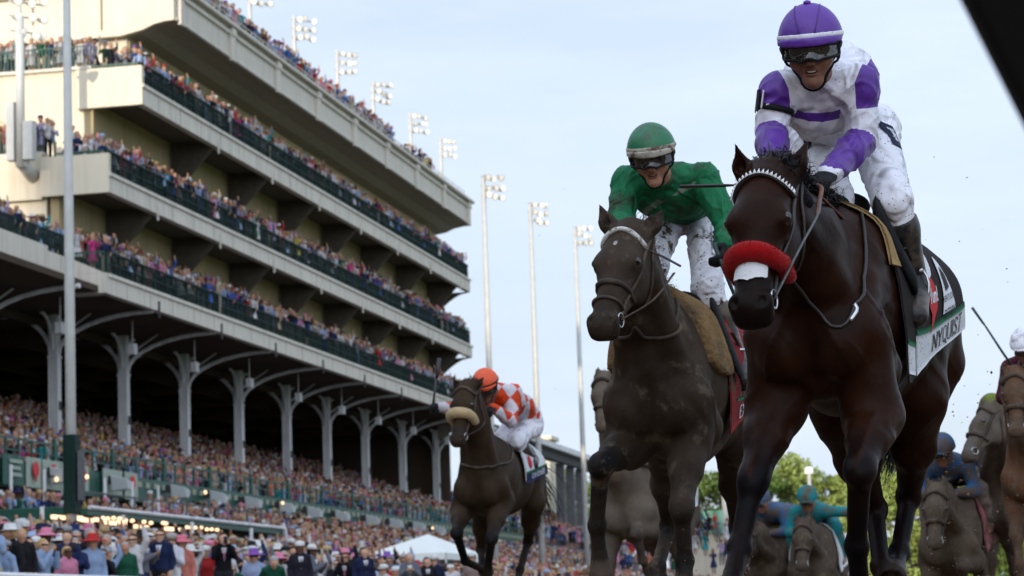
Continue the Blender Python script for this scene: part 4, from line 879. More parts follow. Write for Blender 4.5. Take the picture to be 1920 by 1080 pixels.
M_lens=mat('goggle_lens',(.02,.018,.016),.08,.2,10,speck=((.3,.28,.25),110,.16),spec=.8); M_teeth=mat('teeth',(.6,.55,.5),.35,0)
M_wht=mat('white_cloth',(.78,.78,.84),.7,.07,9,.8,7,speck=(MUD,48,.13),bdist=.10,bdet=1.5)
M_bandw=mat('white_elastic',(.66,.66,.68),.5,.05,20,speck=(MUD,60,.12))
M_whtm=mat('muddy_breeches',(.72,.72,.77),.75,.08,9,.9,7,dirt=(MUD,8,.575,.6),speck=(MUD,40,.17),bdist=.10,bdet=2)

# ================================================ the bay leader with the red noseband
Y0=10.05
c1=at(1544,700,Y0); c2=at(1668,600,11.25); fw=c1-c2; fw[2]=0; fwn=nrm(fw)
O1=np.array([c1[0],c1[1],0])-fwn*.50
H1=thing('racehorse','dark bay racehorse with a red fleece noseband, running in the lead nearest the camera','horse',(O1[0],O1[1],0),'racehorses galloping on the track')
M1=dict(coat=coat('bay_coat',.42,mud=((.010,.0036,.0018),2.6,.42,.66),speck=((.07,.05,.035),70,.07)),eye=M_eye,hair=M_blackhair,leather=M_leather,metal=M_metal,brow=M_leather)
pol=at(1432,322,9.42); nos=at(1406,596,9.12)
J1=dict(neck=at(1520,470,9.78),
 fr0=at(1456,765,10.02),fr1=at(1413,897,9.82),fr2=at(1386,1026,9.74),fr3=at(1372,1092,9.62),
 fl0=at(1636,780,10.0),fl1=at(1612,880,9.70),fl2=at(1606,1024,9.86),fl3=at(1612,1096,9.96),
 hr0=at(1575,770,11.0),hr1=at(1640,955,11.42),hr2=at(1652,1062,11.2),hr3=at(1660,1120,11.1),
 hl0=at(1722,740,11.05),hl1=at(1704,930,11.55),hl2=at(1686,1035,11.38),hl3=at(1680,1062,11.27))
s1,K1=horse(H1,O1,fw,J1,dict(poll=pol,nose=nos,face=A(-.22,-1,.30),ears=[at(1514,264,9.5),at(1379,270,9.42)],flip=.15,blow=.9,fn=2.6),zo=.10,sc=1.03,vox=.0095,mats=M1,
  cols=((.023,.0073,.0031),(.0030,.0031,.0048),(.0062,.0046,.0042),(.07,.055,.045)),tail=False,mane=True,hairn=4500,seed=4)
if K1['ss'][0]<0: pass
Hp=K1['Hp']; SL=1 if K1['ss'][0]>0 else -1       # side of the head toward photo right
B1=bridle(H1,s1,K1,M1,wid=.0095,nose=.385,nosemat=mat('red_fleece',(.30,.004,.006),.95,.12,25,.8,220,sheen=.15,bdist=.006),noserad=.040,studs=mat('white_enamel',(.75,.75,.75),.35,0),lower=False,
  rein={1:[at(1478,508,9.22),at(1505,455,9.27),at(1533,402,9.4),at(1537,372,9.5)],-1:[at(1385,480,9.45),at(1420,400,9.72),at(1462,345,9.85)]},reinmat=mat('rubber_rein',(.10,.11,.115),.5,.3,30,.4,90))
b=MB(); b.tube(list(curve([at(1537,372,9.5),at(1533,402,9.4)],6)),.0095,6,flat=.5); b.tube(list(curve([at(1537,374,9.5),at(1540,352,9.62),at(1532,345,9.75)],8)),.0095,6,flat=.5); b.tube(list(curve([at(1540,370,9.6),at(1570,400,9.9),at(1610,440,10.2),at(1614,452,10.2),at(1602,450,10.1)],16)),.009,6,flat=.5); b.build('rein_leather',M_brleather,B1,smooth=True)
fb=SDF()
for q_ in np.linspace(-.06,.085,7): fb.ball(Hp(-.062+.02*abs(q_/.08),q_*SL,-.055),.036,.03)
fb.cap(Hp(-.06,.04*SL,-.07),Hp(.03,.105*SL,-.16),.04,.03,.03)
sdf_obj('forelock_base',fb,.008,mat('matted_black_hair',(.006,.005,.006),.6,.5,60,1,90,bdist=.01),H1,sm=1)
# white nose strip
G=np.array([[Hp(.415+v*(.05+.035*(1-abs(u)/.9)-.003*abs(math.sin(11*u+.5))),math.sin(u)*.13,-.02+math.cos(u)*.13) for v in np.linspace(0,1,7)] for u in np.linspace(-.95,.95,17)])
G=s1.snap(G,.005,7,(1,2)); patch('nose_strip',G,mat('white_tape',(.62,.62,.63),.6,.1,14,.3,60,speck=((.2,.18,.16),60,.12)),H1,.004)
strap('breastplate',[at(1592,430,10.2),at(1600,500,10.0),at(1596,590,9.8),at(1560,615,9.6),at(1500,625,9.5),at(1455,605,9.55)],.008,M_leather,H1,s1,.006,40,snapg=(0,1,3))
strap('neck_strap',[at(1598,572,9.8),at(1604,586,9.8),at(1594,600,9.75)],.010,M_metal,H1,s1,.008,8,snapg=(0,3))
strap('girth',[at(1690,480,10.55),at(1700,600,10.5),at(1690,700,10.45),at(1640,790,10.4)],.03,M_leather,H1,s1,.006,20,snapg=(0,3))
# tail: seen curling between the hind legs
rg=np.random.default_rng(8); W1=K1['W']; n=1300; pts=W1(-.98,.02,1.36)+rg.normal(size=(n,3))*.03
t0=at(1690,745,11.75); td=at(1664,850,11.6)-t0
pts=t0+rg.normal(size=(n,3))*np.array([.05,.04,.06]); hair('tail',pts,np.tile(nrm(td)*3,(n,1)),.36,M_blackhair,H1,grav=-.1,wid=.004,seg=9,curl=.02,seed=9)
# saddle towel: dark cloth over loins and rump, drawn to the horse's own surface
def cloth_map(K,s0,ax0=1.22,groups=(0,3),side=1):
    """radius of a taut cloth round the trunk as a function of place along it and angle; hollows are bridged"""
    W=K['W']; s=SDF(); s.p=[P for P in s0.p if P[6] in groups and P[7]>0]; o=W(0,0,ax0); f_,l_,z_=K['f'],K['l'],np.array([0,0,1.])
    xs=np.linspace(-.95,.6,63); an=np.linspace(-2.7,2.7,91); X,Aa=np.meshgrid(xs,an,indexing='ij'); D=np.sin(Aa)[...,None]*side*l_+np.cos(Aa)[...,None]*z_; C=o+X[...,None]*f_; Rr=np.full(X.shape,.42)
    for _ in range(9): Rr=np.maximum(Rr-s.ev(C+D*Rr[...,None]),.02)
    for _ in range(500): Rr[1:-1]=np.maximum(Rr[1:-1],(Rr[:-2]+Rr[2:])*.5)
    for _ in range(2): Rr[:,1:-1]=np.maximum(Rr[:,1:-1],(Rr[:,:-2]+Rr[:,2:])*.5)
    def f(x,ang,off=.02):
        x=np.asarray(x,float); ang=np.asarray(ang,float); x,ang=np.broadcast_arrays(x,ang)
        a=np.clip((x-xs[0])/(xs[1]-xs[0]),0,61.999); b=np.clip((ang-an[0])/(an[1]-an[0]),0,89.999); i0=a.astype(int); j0=b.astype(int); a=a-i0; b=b-j0
        r=Rr[i0,j0]*(1-a)*(1-b)+Rr[i0+1,j0]*a*(1-b)+Rr[i0,j0+1]*(1-a)*b+Rr[i0+1,j0+1]*a*b+off
        return o+x[...,None]*f_+(np.sin(ang)[...,None]*side*l_+np.cos(ang)[...,None]*z_)*r[...,None]
    return f
cm1=cloth_map(K1,s1,1.2)
M_cloth1=mat('dark_saddle_towel',(.022,.017,.016),.85,.15,12,.6,70); M_cwhite=mat('white_band_cloth',(.6,.62,.64),.75,.06,9,.4,50,speck=(MUD,42,.16)); M_cgreen=mat('green_stripe',(.01,.11,.05),.7,.05); M_ink=mat('black_print',(.012,.012,.012),.6,0); M_wprint=mat('white_print',(.66,.67,.7),.6,0,speck=(MUD,40,.12))
def amax(x): return np.interp(x,[-.78,-.35,-.05,.25],[1.42,1.80,2.10,2.3])
XS=np.linspace(.22,-.78,40)
def cgrid(cm,am,x0,x1,v0,v1,off,nu=40,nv=18):
    x=np.linspace(x0,x1,nu)[:,None]+0*np.zeros((1,nv)); v=np.linspace(v0,v1,nv)[None]+np.zeros((nu,1)); return cm(x,am(x)*v,off)
patch('saddle_towel',cgrid(cm1,amax,.32,-.80,-.8,1.0,.016,46,40),M_cloth1,H1,.008,ctr=W1(-.3,0,1.2))
TW=bpy.data.objects[H1.children[-1].name]
patch('towel_band',cgrid(cm1,amax,.15,-.80,.80,1.0,.020,36,8),M_cwhite,TW,.003,ctr=W1(-.3,0,1.2)); patch('towel_stripe',cgrid(cm1,amax,.15,-.80,.765,.805,.0215,36,3),M_cgreen,TW,.003,ctr=W1(-.3,0,1.2))
patch('towel_front_tab',cgrid(cm1,lambda x:2.3+0*x,.32,.18,.84,.97,.020,8,8),M_cwhite,TW,.003,ctr=W1(-.3,0,1.2)); patch('towel_front_tab',cgrid(cm1,lambda x:2.3+0*x,.32,.18,.815,.845,.0215,8,3),M_cgreen,TW,.003,ctr=W1(-.3,0,1.2))
def on_cloth(cm,am,xc,vc,off=.026,rad=.40,slope=0.): return lambda u,v:cm(xc-u,am(xc-u)*vc-(v+slope*u)/rad,off)
oc_=on_cloth(cm1,amax,-.40,.895,.024); serif_text('NYQUIST',.086,lambda u,v:oc_(u*1.02,v),M_ink,TW,tk=.10)
text_mesh('13',.36,on_cloth(cm1,amax,-.08,.34,slope=0),M_wprint,TW,'saddle_number',bold=.012,sub=3)
text_mesh('3',.36,on_cloth(cm1,amax,-.20,.36,slope=0),M_wprint,TW,'saddle_number',bold=.0) if False else None
def disc_poly(cm,pts,xc,vc,am,m,par,name,off=.023):
    """filled outline in cloth coordinates (fan of thin rings)"""
    pts=np.array(pts,float); c=pts.mean(0); n=len(pts); pts=resample(np.concatenate([pts,pts[:1]]) if pts.shape[1]==2 and False else np.c_[np.concatenate([pts,pts[:1]]),np.zeros(len(pts)+1)],49)[:-1,:2]; n=48; c=pts.mean(0); rings=[c+(pts-c)*t for t in (.001,.25,.5,.75,1)]
    U=np.stack(rings,1); f=on_cloth(cm,am,xc,vc,off); P=f(U[...,0],U[...,1]); V=P.reshape(-1,3); Q=np.array([[i*5+j,i*5+j+1,((i+1)%n)*5+j+1,((i+1)%n)*5+j] for i in range(n) for j in range(4)])
    return link(bpy.data.objects.new(name,mesh_np(name,V-wloc(par),Q,[m])),par)
xc,vc=-.15,.60
bub=[(.085*math.cos(t)*.9,.095*math.sin(t)) for t in np.linspace(-1.25,4.2,22)]+[(-.05,-.15),(-.06,-.19),(-.02,-.14)]
disc_poly(cm1,bub,xc,vc,amax,mat('red_badge',(.5,.012,.012),.6,.05),TW,'badge'); text_mesh('Yum!',.095,on_cloth(cm1,amax,xc,vc,off=.027),M_wprint,TW,'badge_lettering',shear=.15,bold=.003,sx=.72)
xc2,vc2=-.42,.60
disc_poly(cm1,[(-.11,-.11),(0.11,-.10),(.035,.12),(0,.15),(-.035,.12)],xc2,vc2,amax,M_wprint,TW,'crest')
serif_text('',0,None,None,None) if False else None
text_mesh('KENTUCKY',.040,on_cloth(cm1,amax,xc2,vc2+.06,off=.027),M_ink,TW,'crest_lettering'); text_mesh('DERBY',.062,on_cloth(cm1,amax,xc2,vc2+.16,off=.027),M_ink,TW,'crest_lettering')
disc_poly(cm1,[(-.035,-.01),(.035,0),(.03,.06),(0,.10),(-.03,.06)],xc2,vc2,amax,M_ink,TW,'crest_emblem',.027)
# saddle pad, saddle, flap, stirrup
M_saddle=mat('black_saddle',(.008,.008,.009),.7,.3,20,.5,60); M_pad=mat('sheepskin_pad',(.30,.20,.09),.95,.2,18,.8,120)
cs=cloth_map(K1,s1,1.2)
patch('saddle_pad',cs(*np.meshgrid(np.linspace(.40,.12,12),np.linspace(-.9,.95,22),indexing='ij'),.024),M_pad,H1,.012,ctr=W1(.2,0,1.2))
sg_=SDF(); W1=K1['W']; zz=.10
sg_.cap(W1(.34,0,1.68),W1(.02,0,1.69),.035,.05,.03,[(K1['l'],1.6)]); sg_.cap(W1(.40,0,1.66),W1(.36,0,1.73),.05,.03,.03); sg_.cap(W1(.0,0,1.70),W1(-.06,0,1.74),.07,.03,.03,[(K1['l'],1.6)])
for q in (1,-1):
    a=cm1(np.array(.30),np.array(.45*q),.035); b_=cm1(np.array(.17),np.array(1.15*q),.035); sg_.cap(a,b_,.075,.055,.03,[(nrm(b_-W1(.22,0,1.33)),.25)])
SA=sdf_obj('saddle',sg_,.012,M_saddle,H1)
# ---------------- leading jockey
JK1=thing('jockey','jockey in purple and white silks and purple helmet riding the leading dark bay','jockey',(O1[0]-.1*fwn[0],O1[1],1.7),'jockeys riding in the race')
J=dict(head=at(1522,100,10.02),face=A(-.02,-1,-.42),up=A(-.02,-.36,1),neck=at(1540,158,10.2),chest=at(1545,182,10.3),waist=at(1568,222,10.62),pelvis=at(1580,236,10.90),
 shl=at(1610,158,10.18),ell=at(1616,262,10.24),wrl=at(1556,326,9.93),hal=at(1526,352,9.80),
 shr=at(1460,170,10.16),elr=at(1446,246,10.16),wrr=at(1452,318,9.92),har=at(1462,345,9.86),
 palml=A(-.3,-.2,-1),palmr=A(.3,-.2,-1),curll=1.3,curlr=1.3,
 hipl=at(1634,246,10.88),knl=at(1672,374,10.30),anl=at(1713,535,10.50),toel=at(1716,590,10.34),
 hipr=at(1520,250,10.88),knr=at(1562,372,10.40),anr=at(1500,545,10.74),toer=at(1495,586,10.54))
PUR=(.095,.022,.28); WHI=(.74,.74,.82)
def jc1(s):
    def f(V):
        bi,bt=s.ids(V); g=np.array([p[6] for p in s.p])[bi]; m=np.full(len(V),-.1)
        lt=abs((V-A(*J['neck']))@nrm(A(*J['shl'])-A(*J['shr'])))
        for up,fo,n in ((30,31,'l'),(40,41,'r')):
            sh,el,wr=A(*J['sh'+n]),A(*J['el'+n]),A(*J['wr'+n]); side=((V-A(*J['neck']))@nrm(A(*J['shl'])-A(*J['shr'])))*(1 if n=='l' else -1)>0
            du=(sh+(el-sh)*.42-V)@nrm(el-sh); ds=lt-.135-.45*np.maximum(V[:,2]-sh[2]+.01,0); arm=side&((g==up)|(g==2))
            dw=(V-el)@nrm(wr-el)-.02; m=np.where(arm,np.minimum(du,ds),m); m=np.where(g==fo,dw+.0,m); m=np.where((g==up)&(du<-.03),np.minimum(dw,el[2]-.03-V[:,2]),m)
        y0=at(1545,219,10.2)[2]+.045*((V[:,0]-J['chest'][0])/.15)**2; t=((g==2)|(g==25))&(V[:,1]<10.5)&(lt<.24)
        return np.where(t,np.maximum(m,.0145-abs(V[:,2]-y0)),m)
    return f
M_silk1=mat('silks_purple_white',WHI,.5,.10,9,.8,6,mask=PUR,sheen=.1,speck=(MUD,46,.10),bdist=.13,bdet=1.5)
M_pur=mat('purple_cap',(.095,.022,.28),.45,.08,14,.5,18,bdist=.01)
MJ1=dict(skin=M_skind,silk=M_silk1,breech=M_wht,boot=M_boot,glove=M_glove,helmet=M_pur,band=M_bandw,lens=M_lens,teeth=M_teeth)
J['extra']=[(at(1556,150,10.46),.145)]
sj1=jockey(JK1,J,MJ1,vox=.007,jmask=jc1,hs=1.13)
# seams of the cap, thigh patches with lettering, arm band and number case
hb=at(1525,50,10.0); P_=J['_P']; u_,f_,s_=J['_u'],J['_f'],J['_s']
HB=SDF(); HB.ball(P_(0,-.005,.045),.110*1.13,.01,[(f_,1.17),(u_,1.2),(s_,1.04)],0)
for q in (-.5,.5):
    L_=[P_(0,-.005,.045)+(math.sin(t)*f_+math.cos(t)*u_)*.13+s_*.045*q*2*math.cos((t-.2)*.9) for t in np.linspace(-1.2,1.25,18)]
    L_=HB.snap(np.array(L_),.006,6); b=MB(); b.tube(list(L_),.0022,5); b.build('cap_seam',mat('purple_dark',(.06,.015,.2),.5,0) if q<0 else bpy.data.materials['purple_dark'],JK1,smooth=True)
L_=HB.snap(P_(0,.0,.16)[None],.006)[0]; b=MB(); b.lathe([(.016,-.004),(.014,.006),(.004,.010)],L_,12,u_); b.build('cap_button',M_pur,JK1,smooth=True)
M_navy=mat('navy_patch',(.008,.014,.05),.6,.05); M_line=M_wprint
def limb_patch(name,s,groups,a,b,out,w0,w1,m,par,off=.026,wid=.05,nu=10,nv=8,conv=None):
    """rectangle on a limb between points a and b; width to both sides around direction out"""
    a,b=A(*a),A(*b); d=nrm(b-a); sx=np.cross(d,nrm(out)); t=np.linspace(0,1,nu)[:,None,None]; w=np.linspace(w0,w1,nv)[None,:,None]
    G=a+(b-a)*t+out*.09+sx*w; return patch(name,s.snap(G,off,7,groups),m,par,.003,ctr=(a+b)/2-out*.05),(lambda U,V,o=off+.004: s.snap((a+(b-a)*.5)+d*(V if conv is None else V)[...,None]+out*.09+sx*U[...,None],o,6,groups))
gr=(25,60,63,70,73)
a=at(1503,238,10.72); b_=at(1516,283,10.6)
pp,mf=limb_patch('thigh_patch',sj1,gr,a,b_,A(-.45,-.8,.2),-.035,.04,M_navy,JK1)
text_mesh('Breathe',.05,lambda U,V:mf(-V,-U),M_line,pp,'patch_lettering',bold=.0015,sx=.62)
a=at(1652,226,10.72); b_=at(1664,276,10.62)
pp,mf=limb_patch('thigh_patch',sj1,gr,a,b_,A(.75,-.6,.1),-.04,.04,M_navy,JK1)
text_mesh('Breathe',.05,lambda U,V:mf(V,U),M_line,pp,'patch_lettering',bold=.0015,sx=.62)
el,sh=A(*J['elr']),A(*J['shr'])
b=MB(); b.tube([sh+(el-sh)*.42,sh+(el-sh)*.56],.080,18); b.build('arm_band',M_glove,JK1,smooth=True)
pp,mf=limb_patch('number_case',sj1,(40,),sh+(el-sh)*.02,sh+(el-sh)*.55,A(-1,-.25,.1),-.04,.04,M_glove,JK1,off=.034)
b=MB(); e=sj1.snap(np.array([sh+(el-sh)*t+A(-.3,-.95,.0)*.09-A(.03,0,0) for t in np.linspace(.05,.5,8)]),.040,6,(40,)); b.tube(list(e),.004,5); b.build('case_edge',M_wprint,JK1,smooth=True)
an,to=A(*J['anl']),A(*J['toel'])
def stirrup(par,an,to,top,m):
    c=an+(to-an)*.5; d=nrm(to-an); lt=nrm(np.cross(d,[0,0,1])); b=MB(); P=[c+lt*.062*math.sin(t)+A(0,0,1)*(.055+.09*-math.cos(t)*-1*-1) for t in np.linspace(-2.4,2.4,15)]; b.tube(P,.006,6); P0=c-A(0,0,.05); b.tube([P[0],P[-1]],.010,6); b.build('stirrup_iron',m,par,smooth=True)
    b=MB(); b.tube([c+A(0,0,.14),top],.010,4,flat=.3); b.build('stirrup_leather',M_leather,par)
stirrup(SA,an,to,cm1(np.array(.22),np.array(.8),.05),M_metal)
b=MB(); w0=A(*J['har']); w1=at(1276,350,9.95); b.tube([w0+(w0-w1)*.12,w0,w0+(w1-w0)*.45],[.011,.011,.008],8); b.tube([w0+(w1-w0)*.45,w0+(w1-w0)*.55,w1],[.009,.015,.016],8,flat=.45)
tag(b.build('riding_whip',M_leather,smooth=True),'dark riding whip held out level across the green jockey, beside the bay horse\'s head','whip')
# ================================================ muddy brown second horse with the green jockey
def jockey_pose(**k): return k
c1=at(1238,700,12.55); c2=at(1338,600,13.75); fw=c1-c2; fw[2]=0; fwn2=nrm(fw); O2=np.array([c1[0],c1[1],0])-fwn2*.50
H2=thing('racehorse','muddy dark brown racehorse with a white star, ridden by the green jockey in second place','horse',(O2[0],O2[1],0),'racehorses galloping on the track')
M2=dict(coat=coat('muddy_brown_coat',.62,mud=[((.058,.043,.031),2.2,.42,.72),((.09,.067,.046),9,.56,.66)],speck=((.16,.13,.1),75,.08)),eye=M_eye,hair=M_blackhair,leather=mat('muddy_leather',(.05,.04,.034),.6,.3,20,dirt=(MUD,8,.45,.6)),metal=M_metal,brow=mat('white_browband',(.6,.58,.55),.6,.1,20,dirt=(MUD,20,.5,.6)))
J2=dict(neck=at(1202,560,12.25),
 fr0=at(1180,835,12.5),fr1=at(1127,872,12.12),fr2=at(1119,985,12.28),fr3=at(1124,1042,12.34),
 fl0=at(1290,830,12.5),fl1=at(1278,950,12.22),fl2=at(1284,1052,12.3),fl3=at(1288,1120,12.2),
 hr0=at(1250,830,13.5),hr1=at(1256,985,13.95),hr2=at(1233,1062,13.7),hr3=at(1225,1120,13.6),
 hl0=at(1380,830,13.6),hl1=at(1385,985,14.1),hl2=at(1372,1075,13.9),hl3=at(1366,1130,13.8))
s2,K2=horse(H2,O2,fw,J2,dict(poll=at(1174,428,11.95),nose=at(1126,622,11.62),face=A(-.22,-1,.42),ears=[at(1244,392,12.02),at(1123,382,12.0)],es=1.25,flip=.1,blow=.9,fs=.5,fn=.25),zo=.12,sc=1.0,vox=.0115,mats=M2,
  cols=((.031,.020,.0125),(.008,.0078,.0088),(.026,.019,.014),(.13,.10,.08)),tail=False,hairn=700,seed=14)
B2=bridle(H2,s2,K2,M2,wid=.011,nose=.36,lower=True,rein={1:[at(1225,562,11.85),at(1264,512,12.05)],-1:[at(1140,520,12.0),at(1190,480,12.3)]})
Hq=K2['Hp']; G=s2.snap(np.array([[Hq(.135+.018*r*math.cos(t),.004+.015*r*math.sin(t),.12) for r in (.05,.5,1)] for t in np.linspace(0,2*math.pi,11)]),.0015,6,(1,))
patch('white_star',G,mat('white_hair',(.35,.32,.3),.9,.3,60),H2,.001,ctr=Hq(.13,0,-.1))
strap('breastplate',[at(1285,520,12.6),at(1290,600,12.3),at(1268,650,12.1),at(1215,672,12.0),at(1160,660,12.05),at(1150,640,12.2)],.010,M2['leather'],H2,s2,.006,40,snapg=(0,1,3))
strap('girth',[at(1372,560,13.0),at(1376,700,13.0),at(1360,800,12.95),at(1325,880,12.9)],.035,M2['leather'],H2,s2,.006,20,snapg=(0,3))
cm2=cloth_map(K2,s2,1.2); W2=K2['W']; ct2=W2(-.2,0,1.2)
am2=lambda x:np.interp(x,[-.78,-.35,.25],[1.5,1.85,2.3])
patch('saddle_towel',cgrid(cm2,am2,.22,-.72,-.8,1.0,.016,40,36),mat('red_saddle_towel',(.20,.016,.02),.85,.15,12,.5,60,dirt=(MUD,9,.52,.62)),H2,.008,ctr=ct2); TW2=H2.children[-1]
patch('towel_stripe',cgrid(cm2,am2,.1,-.72,.79,.82,.0215,30,3),M_cgreen,TW2,.003,ctr=ct2)
patch('towel_panel',cgrid(cm2,am2,-.30,-.70,.35,.72,.0205,16,10),M_cwhite,TW2,.003,ctr=ct2)
serif_text('EXAGGERATOR',.075,on_cloth(cm2,am2,-.30,.90,.027),M_wprint,TW2,tk=.12)
f2,l2,o2=K2['f'],K2['l'],W2(0,0,0)
sdf_obj('saddle_pad',s2,.014,mat('chamois_pad',(.20,.125,.055),.9,.2,9,1,22,dirt=(MUD,6,.5,.65),bdist=.03),H2,groups=(0,3),off=.036,clip=lambda X:np.maximum(abs((X-o2)@f2-.27)-.23,1.37+.5*abs((X-o2)@f2-.27)**1.5-X[...,2]),sm=9)
sg_=SDF(); sg_.cap(W2(.34,0,1.66),W2(.02,0,1.67),.035,.05,.03,[(K2['l'],1.6)]); sg_.cap(W2(.0,0,1.68),W2(-.06,0,1.72),.07,.03,.03,[(K2['l'],1.6)])
for q in (1,-1):
    a=cm2(np.array(.2),np.array(.5*q),.05); b_=cm2(np.array(.15),np.array(1.35*q),.05); sg_.cap(a,b_,.07,.06,.03,[(nrm(b_-W2(.15,0,1.2)),.25)])
SA2=sdf_obj('saddle',sg_,.014,M_saddle,H2)
JK2=thing('jockey','jockey in mud-spattered green silks, green helmet and white breeches on the second horse','jockey',(O2[0],O2[1],1.7),'jockeys riding in the race')
Jg=dict(loose=.026,head=at(1224,300,12.62),face=A(.02,-1,-.52),up=A(-.05,-.42,1),neck=at(1248,342,12.85),chest=at(1257,358,13.0),waist=at(1280,372,13.38),pelvis=at(1288,384,13.62),
 shl=at(1318,336,12.86),ell=at(1368,425,12.8),wrl=at(1362,462,12.5),hal=at(1352,492,12.42),
 shr=at(1178,342,12.84),elr=at(1164,410,12.75),wrr=at(1180,455,12.5),har=at(1195,475,12.42),
 palml=A(-1,-.2,-.3),palmr=A(.3,-.2,-1),curll=.9,curlr=1.3,
 hipl=at(1322,398,13.58),knl=at(1326,540,13.10),anl=at(1382,684,13.2),toel=at(1396,714,13.02),
 hipr=at(1250,400,13.58),knr=at(1224,494,13.1),anr=at(1190,690,13.3),toer=at(1185,716,13.15))
GRN=(.012,.145,.06)
def jc2(s):
    def f(V):
        c=np.tile(np.array(GRN),(len(V),1)); bi,bt=s.ids(V); g=np.array([p[6] for p in s.p])[bi]; z0=at(1290,372,12.95)[2]-.08*(V[:,0]-Jg['chest'][0])*0
        zc=z0+.35*(V[:,0]-Jg['chest'][0]-.03)
        m=((g==2)|(g==25))&(abs(V[:,2]-zc)<.011)&(V[:,1]<13.2); c[m]=(.2,.27,.22); return c
    return f
M_grn=mat('green_silks',(0,0,0),.6,.16,8,.8,6,attr='Col',dirt=((.035,.05,.03),6,.5,.66),speck=(MUD,40,.12),bdist=.12,bdet=2)
M_grnh=mat('green_cap',GRN,.45,.12,10,.3,14,dirt=((.04,.07,.035),9,.5,.66))
M_mudband=mat('muddy_white_band',(.36,.33,.28),.8,.2,20,dirt=(MUD,16,.48,.6))
MJ2=dict(skin=M_skin,silk=M_grn,breech=M_whtm,boot=M_boot,glove=M_glove,helmet=M_grnh,band=M_mudband,lens=M_lens,teeth=M_skin,visor=M_mudband)
sj2=jockey(JK2,Jg,MJ2,vox=.009,jcol=jc2,hs=1.08)
P_=Jg['_P']
pp,mf=limb_patch('thigh_patch',sj2,gr,at(1336,425,13.4),at(1336,480,13.25),A(.45,-.9,.05),-.035,.035,M_wprint,JK2,off=.028)
text_mesh('RRA',.075,lambda U,V:mf(V,U+.03),M_ink,pp,'patch_lettering',bold=.004,sx=.9)
text_mesh('2',.07,lambda U,V:mf(V*1,U-.055),mat('blue_print',(.03,.05,.25),.6,0),pp,'patch_lettering',bold=.003)
a=at(1360,612,13.1); b_=at(1376,656,13.15)
pp,mf=limb_patch('boot_label',sj2,(61,62,63),a,b_,A(.1,-1,0),-.04,.04,M_red,JK2,off=.027)
pp2,mf2=limb_patch('label_panel',sj2,(61,62,63),a+(b_-a)*.22,b_+(a-b_)*.22,A(.1,-1,0),-.041,.041,M_wprint,JK2,off=.0285)
text_mesh('POM',.05,lambda U,V:mf(U,V,.032),mat('dark_blue_print',(.02,.03,.12),.6,0),pp,'label_lettering',bold=.002,sx=.7)
stirrup(SA2,A(*Jg['anl']),A(*Jg['toel']),cm2(np.array(.15),np.array(.8),.06),M_metal)
b=MB(); w0=A(*Jg['hal']); w1=at(1412,640,12.35); w9=at(1338,455,12.4); b.tube([w9,w0,w0+(w1-w0)*.5],[.011,.011,.008],8); b.tube([w0+(w1-w0)*.5,w0+(w1-w0)*.6,w1],[.008,.014,.016],8,flat=.45)
tag(b.build('riding_whip',mat('dark_green_whip',(.01,.04,.03),.5,.1),smooth=True),'dark green riding whip hanging down from the green jockey\'s black glove','whip')
b=MB(); b.tube([at(1218,470,11.9),at(1245,482,11.85),at(1276,499,11.8)],.006,6); b.build('rein_end',M_leather,B2)
# ================================================ third: bay horse with the tan fleece noseband, orange rider
c1=at(905,850,24.1); c2=at(964,800,25.3); fw=c1-c2; fw[2]=0; fwn3=nrm(fw); O3=np.array([c1[0],c1[1],0])-fwn3*.5
H3=thing('racehorse','brown racehorse with a tan fleece noseband, carrying the orange and white jockey','horse',(O3[0],O3[1],0),'racehorses galloping on the track')
M3=dict(coat=coat('brown_coat',.6,mud=((.055,.040,.028),2.5,.45,.75)),eye=M_eye,hair=M_blackhair,leather=M2['leather'],metal=M_metal,brow=M2['leather'])
J3=dict(neck=at(892,790,23.7),
 fr0=at(868,955,24.1),fr1=at(856,1000,23.6),fr2=at(872,1052,23.9),fr3=at(905,1068,24.1),
 fl0=at(935,950,24.1),fl1=at(922,1010,23.7),fl2=at(915,1065,24.0),fl3=at(915,1100,24.05),
 hr0=at(905,950,25.2),hr1=at(902,1030,25.6),hr2=at(905,1070,25.3),hr3=at(906,1095,25.2),
 hl0=at(1000,940,25.2),hl1=at(990,1015,25.7),hl2=at(975,1068,25.4),hl3=at(968,1098,25.2))
s3,K3=horse(H3,O3,fw,J3,dict(poll=at(872,722,23.5),nose=at(856,832,23.25),face=A(-.18,-1,.35),ears=[at(908,705,23.5),at(848,708,23.5)],flip=.3),zo=.36,sc=1.0,vox=.016,mats=M3,
  cols=((.036,.022,.012),(.009,.008,.008),(.028,.02,.015),(.08,.07,.06)),hairn=500,seed=24)
B3=bridle(H3,s3,K3,M3,wid=.012,nose=.33,nosemat=mat('tan_fleece',(.48,.36,.2),.95,.15,15,.8,90,sheen=.4,bdist=.01),noserad=.05,lower=False,rein={1:[at(905,800,23.6),at(925,775,23.9)],-1:[at(848,790,23.7)]})
strap('breastplate',[at(975,800,24.6),at(962,860,24.2),at(920,872,23.9),at(870,868,23.9)],.014,M2['leather'],H3,s3,.008,30,snapg=(0,3))
cm3=cloth_map(K3,s3,1.2); W3=K3['W']; ct3=W3(-.2,0,1.2); am3=lambda x:np.interp(x,[-.78,-.35,.25],[1.22,1.42,1.75])
patch('saddle_towel',cgrid(cm3,am3,.02,-.78,-.8,1.0,.02,36,30),M_cwhite,H3,.01,ctr=ct3); TW3=H3.children[-1]
patch('towel_band',cgrid(cm3,am3,.02,-.78,.84,1.02,.028,30,5),mat('navy_band',(.015,.02,.07),.8,.1),TW3,.004,ctr=ct3)
patch('towel_stripe',cgrid(cm3,am3,.02,-.78,.80,.84,.029,30,3),M_cgreen,TW3,.004,ctr=ct3)
